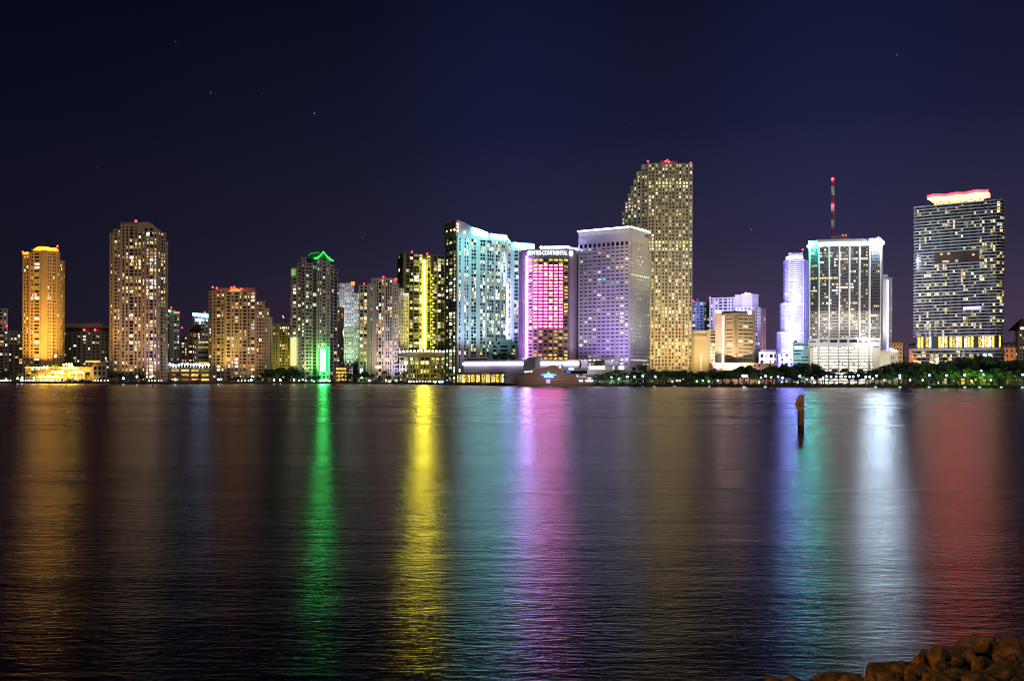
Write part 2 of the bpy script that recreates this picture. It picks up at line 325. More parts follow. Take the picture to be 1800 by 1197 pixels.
# --- green roof tower
b = Building('apartment_tower', 'rounded balcony tower under a green-outlined curved roof, with a glowing green panel at its foot', 1220, 550, 'grey')
b.sec([(511, 14), (513, 8), (523, 2)], 472, ['.w.', '.ww.'], p=.35, pal='condo', st=.9); b.sec([(523, 2), (533, -3)], 462, '.ww.w.', p=.3, pal='condo', st=.9, ti=1)
b.sec(arc(530, 549, -3, 6, -3, 3), 464, ['.ww.', '.ww:', ':ww.'], p=.3, pal='condo', st=1.4, t=.6); b.sec([(530, 2), (549, 0)], 453, '.w.w.w.', p=.1, bot=466)
b.sec([(549, -3), (557, -4)], 455, ':ww:', p=.2, pal='cool', wf=(.08, .95), dim='dusk'); b.sec([(557, -6), (566, -7)], 452, '.w.w.', p=.2, pal='cool'); b.sec([(566, -5), (573, -5)], 449, '.www.', p=.3, pal='condo'); b.sec([(573, -7), (580, -6)], 452, '.w.', p=.15)
b.sec([(580, -2), (586, 2)], 466, ':ww:', p=.15, pal='cool', wf=(.1, .9), dim='dusk'); b.sec([(584, 5), (592.5, 10)], 474, '.ww:', p=.15, pal='cool', st=2.2, wf=(.15, .95))
def ribbon(bd, name, pl, h, Y, m, th=1.5): 
    q = MB(); q.outline(pl + [(a, b_ + h) for a, b_ in reversed(pl)], Y, th); return bd.part(name, q, m)
q = MB()
for xa, xb, ya, yb in ((540, 552, 452, 449), (552, 560, 449, 451.5)): pass
rf = [(541, 451), (546, 446), (553, 444), (560, 443.5), (566, 443), (568, 442), (569, 441.5)]; ft = [(552, 453), (557, 452.5), (561, 450), (565, 446), (568.5, 441.5), (572, 446), (576, 451), (581, 455), (586, 457.5)]
q.outline([(541, 451), (546, 446.5), (553, 445), (562, 444.5), (568.5, 442), (572, 447), (578, 453.5), (586, 458.5), (586, 461), (541, 456)], 1214, 14); b.part('roof', q, solid('roof_green', (.015, .12, .03), .6))
ribbon(b, 'roof_light', ft, 2.2, 1212, emis('neon_green', (.02, 1, .08), 4)); ribbon(b, 'roof_light', [(541, 449.5), (546, 444.8), (553, 444), (561, 443)], 1.6, 1213.4, emis('neon_green_soft', (.02, .8, .06), .5))
m = MB(); m.slab(b.pt(513, 7), b.pt(520, 3), ZZ(516, 485, 1224), ZZ(516, 473, 1224), 1.0, 1.5); b.part('green_panel', m, emis('green_dim', (.35, .9, .25), .5))
m = MB(); m.box(P(568.5, 633, 1205), (6.5, 3, 39 / F * 1205)); b.part('light_panel', m, emis('panel_green', (.045, 1, .14), 42))
m = MB()
for x in (562.4, 574.6): m.box(P(x, 633, 1205.5), (1.9, 4, 41 / F * 1205))
m.box(P(568.5, 612.6, 1205.5), (10, 4, 1.2)); b.part('panel_frame', m, emis('frame_green', (.0, 1, .08), 3.5))
m = MB(); m.slab(b.pt(512.5, 4), b.pt(522.5, -1), ZZ(517, 643, 1220), ZZ(517, 593, 1220), 1.2, 2.0); b.part('light_panel', m, emis('panel_yellow', (1, .95, .38), .95))
m = MB(); m.slab(b.pt(510, 5), b.pt(524, -2), ZZ(517, 592, 1220), ZZ(517, 588, 1220), 1.2, 3.0); b.part('canopy', m, wall('teal'))
m = MB(); m.tube(P(568.5, 611, 1210), P(568.5, 606, 1210), .3); m.ball(P(568.5, 605, 1208), 2.2); b.part('globe_lamp', m, emis('globe_orange', (1, .6, .2), 1.1)); m = MB(); m.tube(P(549, 446, 1225), P(549, 434, 1225), .2); b.part('mast', m, solid('steel_dark', (.1, .1, .1), .5)); b.finish()
spot(P(540, 663, 1185), P(540, 600, 1216), (.8, 1, .35), 120, 90)
# --- white tower behind
b = Building('apartment_tower', 'slim pale violet tower with an orange lamp on its roof, behind the green-roofed tower', 1420, 608, 'white')
b.sec([(592, 6), (597, 0), (622, 0)], 500, ['.w.', '.w.w.w.w.w.w.'], pitch=4.6, p=.34, pal='cool'); b.sec([(622, 3), (632, 6)], 516, '.w.w.w.', pitch=4.6, p=.3, pal='cool'); b.sec([(597, 4), (615, 4)], 497.5, None, bot=502)
m = MB(); m.slab(b.pt(617, 0), b.pt(623.5, 0), ZZ(620, 501, 1420), ZZ(620, 495.5, 1420), .6, 2); b.part('roof_lamp', m, emis('lamp_orange', (1, .16, .02), 3.2)); b.finish()
spot(P(612, 655, 1370), P(612, 600, 1420), (.6, 1, .55), 260, 60); spot(P(612, 600, 1330), P(612, 530, 1420), (.65, .7, 1), 420, 50)
b = Building('apartment_tower', 'lower brown tower against the slim pale violet tower', 1340, 597, 'beige')
b.sec([(588, 0), (598, -2), (604, 4)], 540, ['.w.w.', '.w.'], pitch=5, p=.25, pal='gold'); b.finish()
b = Building('restaurant', 'orange-lit tiered waterside restaurant right of the green panel', 1185, 602, 'brown', cat='restaurant')
b.sec([(588, 0), (612, 0)], 645, '.wwwwww.', pitch=7, p=1, wf=(.3, .8), lit=lambda k, r, j, nf, nc, q: 'orange3' if q.random() < .6 else 'amber2')
b.sec([(592, -4), (606, -4)], 657, '.ww.ww.', pitch=7, p=1, lit=lambda k, r, j, nf, nc, q: 'orange3'); b.finish()
# --- taupe tower
b = Building('apartment_tower', 'broad taupe tower with many narrow windows, left of the dark glass tower', 1230, 672, 'lilac')
b.sec([(631, 6), (647, 2)], 502, '.ww.ww.', p=.55, pal='warm', st=.5, ti=1, wf=(.12, .88)); b.sec([(647, 0), (650, -1), (660, -2)], 499, [None, '.w...'], p=.2)
b.sec([(660, -4), (676, -5)], 490, '.w.ww.w.', p=.4, st=.3, wf=(.1, .9)); b.sec([(676, -4), (690, -4)], 491, '.w.w.w.', p=.3, st=.3, wf=(.1, .9)); b.sec([(690, -2), (700, 0)], 499, '.w.w.w.', p=.25); b.sec([(700, 3), (709, 8)], 508, '.w.w.w.', p=.2, ti=1); b.sec([(709, 9), (718, 16)], 520, '.w.w.w.', p=.2)
b.sec([(652, 4), (698, 4)], 489.5, None, bot=500, depth=14); b.beacon(674, 487, 0, 1.1); b.beacon(696, 491, 3, 1.1); b.beacon(640, 499, 4, .9)
m = MB()
for i in range(3): m.ball(P(711 + i * 3, 517, 1236), .9)
b.part('roof_lamp', m, emis('lamp_white', (.9, .8, 1), 6)); m = MB(); m.box(P(665, 645, 1222), (7, 1, 2.4)); b.part('lit_sign', m, emis('lobby_orange', (1, .6, .3), 4)); b.finish()
spot(P(665, 663, 1190), P(665, 600, 1226), (1, .62, .35), 70, 90); spot(P(703, 660, 1190), P(702, 620, 1235), (.8, .7, 1), 90, 80)
# --- dark glass tower with the strip
b = Building('glass_tower', 'dark green glass tower with one bright vertical yellow light line', 1250, 742, 'olive')
G = solid('glass_curtain', (.10, .11, .07), .35, var=.3, scale=.08)
b.wm = solid('wall_glass_olive', (.075, .075, .05), .5, var=.2)
b.sec([(698.5, 30), (709, 0)], 445, '.w.w.', p=.12, pal='yel', ti=1, wf=(.06, .93), t=.3); b.sec([(709, 0), (742, 9)], 445, '.w:w:ww:w', p=.3, pal='yel', wf=(.12, .9), t=.3, pitch=5.6)
m = MB(); b.sec([(742, 9), (749, 11)], 447, None, cap=0, mb=m); b.part('channel', m, solid('channel_black', (.02, .02, .015), .8)); b.sec([(749, 11), (782, 20)], 448, ':w.:w:w:w:', p=.3, pal='yel', wf=(.1, .9), t=.3, pitch=5.6)
m = MB()
for x in (709, 727, 741.5, 750.5, 757, 769, 781): q = b.pt(x, (x - 709) * .27 if x > 709 else 0); z0, z1 = GZ, ZZ(x, 446 + (x - 709) * .085, 1250 + (x - 709) * .27); m.box((q.x, q.y - .8, (z0 + z1) / 2), (.7, .6, z1 - z0))
b.part('mullion', m, solid('mullion_olive', (.16, .155, .09), .6))
m = MB()
for y in (490, 512, 520, 585, 596): m.slab(b.pt(709, 0), b.pt(782, 20), ZZ(709, y, 1250), ZZ(709, y - 1.2, 1250), .5, 1.3)
b.part('ledge', m, solid('mullion_olive', (.16, .155, .09), .6))
m = MB()
for k in range(26): m.box(P(745.6, 460 + k * 6, 1256), (2.7 if k % 2 else 3.3, 1.2, 5.7 / F * 1254))
b.part('light_line', m, emis('line_yellow', (1, .84, .04), 54))
for k in range(24):
    m = MB(); m.box(P(760 + (1.6 if k % 2 else -1.4), 484 + k * 5.5, 1262), (rnd.choice([1.8, 2.4, 3.2]), 1.2, 1.2)); b.part('stair_lamp', m, emis('stair_yellow', (1, .85, .12), 3.5)) 
b.beacon(724, 443, 8, 1.1); b.beacon(751, 446.5, 14, 1.1); b.finish()
spot(P(720, 612, 1215), P(725, 560, 1252), (.95, 1, .3), 35, 90); spot(P(768, 612, 1222), P(768, 560, 1262), (.95, 1, .3), 45, 90)
b = Building('podium_block', 'curved low block crowned with white lamps at the foot of the dark glass tower', 1195, 745, 'olive')
pp = arc(702, 792, 14, 12, 10, 5); b.sec(pp, 627, '.www.www.', p=.85, pal='yel', pitch=7.5, bot=641, wf=(.12, .85)); b.sec(pp, 641, '.w.ww.w.', p=.35, pal='gold', pitch=7, wf=(.15, .85)); b.sec([(a, d + 2) for a, d in pp], 619, None, bot=627)
for i in range(14):
    x = 703 + i * 6.4; p = P(x, 618.3 - math.sin(i / 13 * math.pi) * 1.6, 1195 + 6 - 6 * math.sin(i / 13 * math.pi)); m = MB(); m.ball(p, 1.2); b.part('roof_lamp', m, emis('lamp_podium', (1, .85, .62), 9))
b.finish(); 
for x in (720, 760): spot(P(x, 668, 1165), P(x, 640, 1195), (1, .8, .15), 22, 100)
# --- big sloping white tower
b = Building('apartment_tower', 'huge pale blue tower with a sloping roofline edged in glowing cyan', 1060, 835, 'white')
D2 = 36
def rng(a, c, rs):
    s = ['.'] * round((c - a) * 5)
    for x0, x1 in rs:
        for i in range(round((x0 - a) * 5), round((x1 - a) * 5)): s[i] = 'w'
    return ''.join(s)
def f12(px): return (px - 803) / 87 * D2
m = MB(); b.sec([(782.5, 26), (803, 0)], 415, '.w.ww.w.', p=.55, pal='condo', ti=1, wf=(.1, .8), t=.5, mb=m, st=1.3, cap=0); b.part('side_wall', m, wall('brown'))  # browner than the uplit front: its shade is put into the colour
b.sec([(803, 0), (825, f12(825)), (890, D2)], 413, [rng(803, 825, [(806, 808.6), (815.5, 818), (819.6, 822.4)]), rng(825, 890, [(827.5, 831.4), (831.9, 835.8), (843, 847), (847.6, 851.6), (855, 858.4), (859, 862.4), (863, 866.6), (870, 873.4), (874, 877.4), (880.5, 883.6), (884.2, 887)])], pitch=6.3, p=.36, pal='condo', ti=2, wf=(.12, .86), t=.9, st=.45, dim='dark', cap=0)
m = MB(); A, B_ = b.pt(782.5, 26), b.pt(803, 0); m.slab(A, B_, ZZ(803, 415, 1060), ZZ(803, 387, 1060), -.1, 1.6, ext=0); b.part('crown_wall', m, solid('crown_brown', (.30, .20, .13), .7))
m = MB()
prev = None
for x, y in ((803, 387), (812, 390.5), (820, 394.5), (828, 399.5), (843, 404.5), (858, 410.5), (874, 412.5), (889, 415)):
    c = b.pt(x, f12(x)); z = ZZ(x, y, 1060 + f12(x))
    if prev is not None: m.slab(prev[0], c, ZZ(803, 418, 1060), prev[1], -9, 1.4, z1b=z)
    prev = (c, z)
b.part('crown_wall', m, wall('white'))
for seg, k in (([(828.5, 400.5), (842, 404.6), (854, 409.2)], 10.2), ([(861, 412), (875, 413.8), (888.5, 416)], 6.4)):
    m = MB()
    for (xa, ya), (xb, yb) in zip(seg, seg[1:]):
        Ya, Yb = 1060 + f12(xa), 1060 + f12(xb); m.slab(b.pt(xa, f12(xa)), b.pt(xb, f12(xb)), ZZ(xa, ya + k, Ya), ZZ(xa, ya, Ya), 1.6, 2.6, z0b=ZZ(xb, yb + k, Yb), z1b=ZZ(xb, yb, Yb))
    b.part('cyan_light_panel', m, emis('panel_cyan', (.16, .95, 1), 26))
for x, y, dy in ((786, 407, 22), (793.5, 405, 12), (799, 404, 4), (804.5, 394, -1), (804.5, 399.5, -1), (804.5, 406, -1), (817, 408.5, 5)):
    m = MB(); m.ball(P(x, y, 1060 + dy - 2.4), .95); b.part('facade_lamp', m, emis('lamp_warmwhite', (1, .85, .75), 7))
b.sec([(879, 30), (899, 30)], 597, None, bot=None); b.sec([(860, 22), (912, 22)], 606, '.w.ww.w.', p=.5, pal='condo', pitch=7, cap=.6); b.finish()
for x in (812, 832, 852, 872): spot(P(x, 622, 1034), P(x, 530, 1058 + f12(x)), (.42, .78, 1), 48, 100)
for x in (835, 875): spot(P(x, 500, 940), P(x, 500, 1060 + f12(x)), (.45, .78, 1), 80, 55)
for x in (812, 835, 858, 880): spot(P(x, 400, 1030), P(x, 470, 1060 + f12(x)), (.2, .9, .85), 45, 110)
b = Building('apartment_tower', 'pale tower with cyan roof edge between the sloping tower and the pink-lit hotel', 1112, 912, 'white')
b.sec([(889, 0), (900, 3), (938, 14)], 426, ['.w.', '.ww:w..ww.w.'], pitch=6.3, p=.42, pal='condo', wf=(.12, .86), t=.8, st=.45, dim='dusk')
b.strip('cyan_light_panel', (903, 431), (938, 436), 5.4, dY=(3, 14), rgb=(.16, .95, 1), st=26, off=2, key='panel_cyan'); b.strip('cyan_light_panel', (889.5, 419), (896, 427), 1.6, dY=(-1, 1), rgb=(.16, .95, 1), st=26, off=1.6, key='panel_cyan')
m = MB(); m.box(P(891.4, 548, 1107), (1.9, 1.5, 98 / F * 1107)); b.part('light_line', m, emis('line_violet', (.30, .34, 1), 34)); b.finish()
spot(P(895, 590, 1085), P(903, 560, 1115), (.35, .4, 1), 50, 100); spot(P(900, 470, 1070), P(904, 480, 1115), (.4, .65, 1), 60, 100)
# --- hotel
b = Building('hotel_tower', 'dark hotel tower with pink-lit windows, a violet side wall and a lit rooftop name sign', 980, 962, 'brown', cat='hotel')
Cw = solid('concrete_fin', (.27, .255, .225), .8, var=.12, scale=.1)
m = MB(); b.sec([(911.5, 9), (926, 0)], 441, None, mb=m, depth=30, cap=0); b.part('side_wall', m, Cw)
m = MB(); b.sec([(1000.5, 0), (1008, -1.5), (1016.5, 18)], 437.5, None, mb=m, depth=26, cap=0); b.part('side_wall', m, Cw)
def hotel(k, r, j, nf, nc, q):
    if r == 0: return 'teal0'
    if 3 <= r <= 21 and 1 <= j <= 6: 
        if j == 4 and 10 <= r <= 15: return 'amber3' if r % 2 else 'dark'
        return 'pink2' if q.random() < .5 else ('pink3' if q.random() < .55 else q.choice(['orange3', 'orange2', 'warm3', 'pink3']))
    if r == nf - 1: return 'amber3'
    if r in (1,): return 'amber3' if j not in (3,) else 'dark'
    pr = .72 if r < 22 or r > nf - 3 else .42
    return (q.choice(['amber2', 'amber2', 'amber3', 'amber1']) if q.random() < pr else 'dark')
b.sec([(926, 3), (1000.5, 2)], 448.5, '.ww.ww.ww.ww.ww.ww.ww.ww.', bot=633, pitch=6.0, wf=(.28, .74), lit=hotel, t=.8, st=.65, cap=0)
b.sec([(926, 3), (1000.5, 2)], 438, None, bot=448.5, cap=0); m = MB(); b.sec([(926, 2), (1000.5, 1)], 633, '.ww.ww.ww.ww.ww.ww.ww.ww.', pitch=12, wf=(.2, .8), lit=lambda k, r, j, nf, nc, q: 'dark', mb=m, cap=0); b.part('lower_wall', m, wall('white'))
z1, z0 = ZZ(926, 448.5, 983), ZZ(926, 633, 983); fh = (z1 - z0) / max(1, round((z1 - z0) / (6.0 * 980 / F)))
nfh = round((z1 - z0) / fh)
for r in range(3, 22):
    m = MB(); zz = z1 - r * fh + .1
    for j in range(1, 7):
        A, B_ = b.pt(926, 3), b.pt(1000.5, 2); u0 = (1 + 3 * j) / 25; u1 = (3 + 3 * j) / 25; m.slab(A + (B_ - A) * u0, A + (B_ - A) * u1, zz - .6, zz, .85, 1.05)
    b.part('led_bar', m, emis('led_pink', (1, .14, .58), 22))
m = MB(); m.slab(b.pt(926, 3), b.pt(1000.5, 2), ZZ(926, 630.5, 983) , ZZ(926, 629.5, 983), .8, .9); b.part('ledge', m, Cw)
text_part(b, 'INTER-CONTINENTAL', 934.5, 448.3, 2, 62.5, 7.2, emis('sign_white', (.55, .75, 1), 4), off=1.4)
m = MB(); m.ball(P(930.6, 445, 980.4), 2.3, n=12, m=8); b.part('emblem', m, emis('sign_white', (.55, .75, 1), 4)); m = MB(); m.ball(P(1003.5, 445.5, 977), 2.0, n=12, m=8, sq=1.5); b.part('emblem', m, emis('sign_white', (.55, .75, 1), 4))
b.strip('roof_light', (950, 435.8), (1000, 434.8), 1.7, dY=(11, 11), rgb=(.34, .36, 1), st=75, off=1); m = MB()
for k in range(17): m.ball(P(950 + k * 3.1, 434.6, 982), .8, n=6, m=4)
b.part('roof_light', m, emis('roof_dots', (.5, .52, 1), 40)); b.strip('roof_light', (1000, 436.6), (1016.5, 439.2), 1.5, dY=(4, 20), rgb=(.34, .36, 1), st=60, off=1)
m = MB(); m.box(P(926, 545, 977.6), (1.5, 1.2, 190 / F * 980)); b.part('light_line', m, emis('line_purple', (.56, .30, 1), 55)); b.beacon(913, 440, 8, .9)
b.sec([(950, 12), (1000, 10)], 436.5, None, bot=441, depth=10); b.finish()
for y, kw in ((640, 150), (560, 75), (480, 60)): spot(P(915, y, 935), P(919, y - 55, 984), (.50, .18, 1), kw, 52)
spot(P(1010, 655, 930), P(1007, 560, 982), (1, .9, .7), 60, 60)
# --- citi tower
b = Building('office_tower', 'square office tower washed in violet with a white-lit roof edge, right of the pink-lit hotel', 960, 1078, 'white')
FC, RC = [(1016.5, 30), (1107, 0)], [(1107, 0), (1141, 38)]
def office(pr):
    def f(k, r, j, nf, nc, q):
        if r in (nf - 2,) : return q.choice(['amber3', 'cream3', 'white3', 'amber2'])
        if r == 7 and k == 1: return 'cream3'
        if r == 8 and j in (4, 5): return 'teal3'
        if r == 9 and j in (7, 8): return 'teal2'
        return None
    return f
b.sec(FC + RC[1:], 431, ['.ww.ww.ww.ww.ww.ww.ww.ww.ww.ww.ww.', '.w.w.w.w.w.w.w.w.w.'], bot=643, pitch=6.9, ti=1, wf=(.36, .70), p=.17, pal='warm', lit=office(.1), t=.7, st=.7, cap=0)
b.sec(FC + RC[1:], 423.5, ['.ww.ww.ww.ww.ww.ww.ww.ww.ww.ww.ww.', '.w.w.w.w.w.w.w.w.w.'], bot=431, pitch=7.5, ti=1, wf=(.05, .95), p=.08, t=.7, st=.7, cap=0)
b.sec(FC + RC[1:], 399.5, None, bot=423.5, ti=1, cap=1.2); b.sec([(1016.5, 28), (1107, 2), (1141, 38)], 643, ['.ww.ww.ww.ww.ww.ww.', '.ww.ww.ww.'], ti=1, pitch=10, p=.6, pal='gold')
b.strip('roof_light', (1016, 407.3), (1107, 399), 1.0, dY=(30, 0), rgb=(.85, .88, 1), st=9, off=1.2); b.strip('roof_light', (1107, 399), (1141, 408.5), 1.0, dY=(0, 38), rgb=(.7, .75, 1), st=9, off=1.2)
text_part(b, 'citi', 1132, 417, 28, 7, 5, solid('sign_dark', (.05, .05, .12), .4), dYr=36, off=1.0); b.beacon(1140, 407, 36, .9); b.finish()
for x, kw in ((1030, 78), (1055, 72), (1080, 80)): spot(P(x, 640, 905), P(x + 4, 560, 975), (.40, .26, 1), kw * 1.25, 75)
for x in (1040, 1090): spot(P(x, 395, 905), P(x, 470, 968), (.50, .46, 1), 20, 80)
spot(P(1103, 640, 930), P(1108, 600, 962), (.62, .52, 1), 60, 90); spot(P(1158, 600, 900), P(1130, 530, 985), (1, .95, .75), 170, 70)
# --- tallest tower
b = Building('office_tower', 'tallest tower, stepping up on its left with a sawtooth front, behind the violet office tower', 1080, 1170, 'concrete')
def fin(k, r, j, nf, nc, q):
    return None
def rows(hot):
    def f(k, r, j, nf, nc, q):
        if r in hot: return q.choice(['cream3', 'yel2', 'cream2', 'yel3']) if q.random() < .8 else 'dark'
        return None
    return f
prev = 1093
for x, y, n in ((1098, 372, 1), (1103.5, 356, 1), (1108.5, 342, 1), (1113, 330, 1), (1118.5, 317, 1), (1127, 303, 1), (1138, 291, 2)):
    b.sec([(prev, 22 - (prev - 1093) * .45), (x, 22 - (x - 1093) * .45)], y, '.ww.' if n == 1 else '.ww.ww.', pitch=6.1, wf=(.2, .78), p=.5, pal='office', depth=34); prev = x
zz = [(1138 + i * 6.0, 0 if i % 2 == 0 else 3.0) for i in range(0, 14)]
hot = (5, 6, 22, 23, 24, 41, 42, 46, 51)
b.sec(zz, 287.5, '.ww.', pitch=6.1, wf=(.2, .78), p=.34, pal='office', lit=rows(hot), depth=40)
for x, y in ((1139, 284), (1170, 284), (1173, 282), (1176, 285), (1214, 287)): b.beacon(x, y, 6, 1.0)
m = MB(); b.sec([(1160, 12), (1188, 12)], 284.5, None, bot=289, mb=m, depth=12); b.part('roof_plant', m, wall('grey')); b.finish()
for x in (1150, 1175, 1205): spot(P(x, 650, 1020), P(x, 590, 1080), (1, .64, .24), 150, 85)
for x in (1150, 1190): spot(P(x, 470, 880), P(x, 420, 1080), (1, .82, .44), 230, 62)  # added mid-air fill lamps that brighten the tallest tower
spot(P(1100, 500, 1000), P(1115, 400, 1090), (1, .95, .7), 190, 60)
# --- group right of it
b = Building('apartment_tower', 'teal balcony tower peeking out right of the tallest tower', 1340, 1232, 'teal')
b.sec([(1214, 0), (1251, 4)], 531, '.ww.w.ww.w.ww.', pitch=5.4, p=.3, pal='cool', st=1.2, t=.9, dim='dusk'); b.beacon(1219, 529, 2, 1.0)
m = MB(); m.ball(P(1226, 527, 1342), 1.4); b.part('dome', m, wall('grey')); b.finish()
b = Building('apartment_tower', 'wide white tower with a lit rooftop box, behind the banded office block', 1300, 1290, 'cream')
b.sec([(1247, 18), (1292, 4)], 523, '.w..w.ww.ww.w.w.', pitch=5.6, p=.15, pal='cool', ti=1, t=.9, st=.4); b.sec([(1292, 0), (1322, -2), (1336, 10)], 540, ['.w.w.w.w.', '.w.ww.w.'], pitch=5.6, p=.2, pal='cool', t=.9)
m = MB(); b.sec([(1303, 2), (1322, 1), (1333, 12)], 517, None, bot=541, mb=m, depth=18); b.part('penthouse', m, wall('cream')); b.sec([(1292, 8), (1306, 4)], 519, None, bot=541, depth=14); b.beacon(1248, 523, 20, 1.1); b.beacon(1311, 514.5, 4, 1.0)
m = MB(); m.slab(b.pt(1308, 2), b.pt(1319, 2), ZZ(1312, 518, 1300), ZZ(1312, 515.5, 1300), .5, 1.5); b.part('roof_light', m, emis('roof_warm', (1, .85, .5), 4)); b.finish()
spot(P(1312, 541, 1275), P(1312, 526, 1302), (1, 1, .55), 7, 120); spot(P(1270, 560, 1240), P(1275, 530, 1306), (.9, 1, .8), 50, 80)
b = Building('apartment_tower', 'narrow rosy brown tower at the right side of the wide white tower', 1390, 1340, 'pink')
b.sec([(1333, 4), (1339, 0), (1346, 2)], 544, ['.w.', '.w.w.'], pitch=5, p=.1); b.finish(); spot(P(1342, 640, 1350), P(1341, 600, 1390), (1, .55, .4), 60, 80)
b = Building('lattice_block', 'gold-lit stone block with an arcaded top, at the right foot of the tallest tower', 1090, 1237, 'cream')
b.sec([(1216, 2), (1242, 0)], 594, '.w.w.w.w.w.w.w.', pitch=3.6, wf=(.35, .7), p=.05, pal='warm', lit=lambda k, r, j, nf, nc, q: ('white3' if j == 4 and r > 6 else 'amber0')); b.sec([(1216, 0), (1242, -2)], 582, None, bot=594); b.sec([(1242, 0), (1258, 2)], 580, '..www', pitch=6, wf=(.35, .8), lit=lambda k, r, j, nf, nc, q: 'cream3' if r > 3 else 'dark')
m = MB()
for i in range(8): 
    p = P(1218.5 + i * 3.1, 590, 1087); m.tube(p + Vector((0, 0, 0)), p + Vector((0, -1.5, 0)), .75, n=10)
b.part('arch_trim', m, solid('arch_brown', (.25, .17, .08), .7)); b.finish(); spot(P(1228, 645, 1055), P(1228, 610, 1090), (1, .62, .2), 38, 100); spot(P(1250, 645, 1060), P(1250, 610, 1090), (1, .78, .5), 25, 80)  # trim discs browner than the wall
# --- banded block
b = Building('office_block', 'beige office block with dark horizontal bands and a pink blank left wall', 1000, 1292, 'beige')
m = MB(); b.sec([(1257, 6), (1269.5, 3)], 549, None, mb=m); b.part('side_wall', m, wall('pink'))
def band(k, r, j, nf, nc, q):
    if (r, k) in ((7, 1), (12, 0), (3, 1), (9, 0)): return 'cream4' if q.random() < .7 else 'dark'
    return None
b.sec([(1272.5, 1), (1293, -9), (1327, 6)], 551, ['..wwwww..', '..wwww:wwww:wwww..'], ti=1, pitch=6.6, wf=(.47, .74), p=.14, pal='office', lit=band, t=.8, st=.8)
m = MB(); b.sec([(1269.5, 2), (1293, -7), (1314, 1)], 546.5, None, bot=552, ti=1, mb=m, cap=0); b.part('roof_band', m, wall('brown')); b.sec([(1314, 0), (1327, 6)], 545, None, bot=552)
m = MB(); m.box(P(1271, 597, 1000.5), (1.7, 1.5, 84 / F * 1000)); b.part('light_line', m, emis('line_warm', (1, .9, .7), 3.2)); m = MB(); m.tube(P(1318, 549, 998.5), P(1318, 549, 1000.5), 2.2, n=16); b.part('emblem', m, emis('emblem_violet', (.6, .4, 1), 5))
m = MB(); m.slab(b.pt(1258, 5), b.pt(1268, 3), ZZ(1260, 550, 1004), ZZ(1260, 545.5, 1004), .5, 1.0); b.part('roof_light', m, emis('roof_violet', (.75, .7, 1), 3)); b.finish()
spot(P(1290, 650, 955), P(1295, 600, 994), (1, .76, .48), 330, 95); spot(P(1262, 650, 965), P(1263, 600, 1004), (1, .55, .45), 50, 70)
b = Building('arcade_building', 'long low pink building with square lit openings behind the park trees', 975, 1307, 'pink')
b.sec([(1247, 0), (1366, 0)], 638.5, '..w...w...w....w.w...w.w....w...', pitch=7, wf=(.3, .75), p=.3, pal='office', depth=16); b.finish(); spot(P(1310, 655, 950), P(1310, 645, 975), (1, .6, .5), 22, 140)
b = Building('market_hall', 'blazing white-lit low hall left of the violet-white banded tower', 1260, 1350, 'white', cat='hall')
b.sec([(1334, 0), (1369, 0)], 619, '.ww.ww.ww.ww.', pitch=12, wf=(.1, .7), p=.3, pal='office'); m = MB(); b.sec([(1337, 2), (1366, 2)], 616, None, bot=620, mb=m); b.part('roof', m, wall('grey')); b.finish(); spot(P(1350, 655, 1220), P(1351, 630, 1260), (1, 1, .93), 230, 110)
# --- curved banded tower
b = Building('office_tower', 'three-tiered round-fronted tower flooded blue-white with thin dark bands', 1130, 1396, 'white')
def tier(x0, top, bot):
    xs = [x0, x0 + 3, x0 + 9, x0 + 19, 1398, 1407, 1412]; d = [24, 10, 1, -5, -6, -3, 0]
    return b.sec(list(zip(xs, d)) + [(1421.5, 22)], top, ['w', 'w', 'ww', 'ww', 'ww', 'w', '.w.w.'], bot=bot, ti=4, pitch=3.5, wf=(.42, .74), p=.04, pal='cool', t=.45, cap=1.0, depth=28)
tier(1377, 455, 532); tier(1371, 532, 583); tier(1364.5, 583, 622); b.sec([(1364, 24), (1369, 8), (1398, -7), (1421, 4)], 622, ['.w.', '.w.w.w.', '.w.w.'], pitch=8, p=.25, pal='cool')
m = MB(); b.sec([(1381, 12), (1387, 2), (1400, -3), (1411, 1)], 449, None, bot=456, mb=m, ti=2, cap=0); b.part('crown_light', m, emis('crown_white', (.78, .86, 1), 3.2)); b.sec([(1386, 6), (1410, 4)], 445.5, None, bot=450, depth=8)
b.beacon(1411, 439, 10, 1.0); b.finish()
for x in (1374, 1392, 1408):
    for y, dy, kw in ((630, 80, 620), (585, 70, 420), (530, 75, 500)): spot(P(x - 4, y, 1130 - dy), P(x, y - 40, 1128), (.24, .23, 1), kw * 1.85, 74)
b = Building('office_block', 'small teal-lit office block wedged between the blue-white tower and the parking levels', 1015, 1408, 'teal')
b.sec([(1394, 0), (1421.5, 0)], 603, ':wwwww:wwwww:', pitch=5.6, wf=(.3, .75), p=.2, pal='cool', dim='dusk'); b.sec([(1395, 3), (1401, 3)], 599, None, bot=604, depth=8); b.strip('sign_panel', (1396, 611), (1411, 611), 1.8, rgb=(.55, .65, 1), st=6); b.finish(); spot(P(1407, 645, 985), P(1407, 625, 1015), (.5, .9, 1), 60, 120)
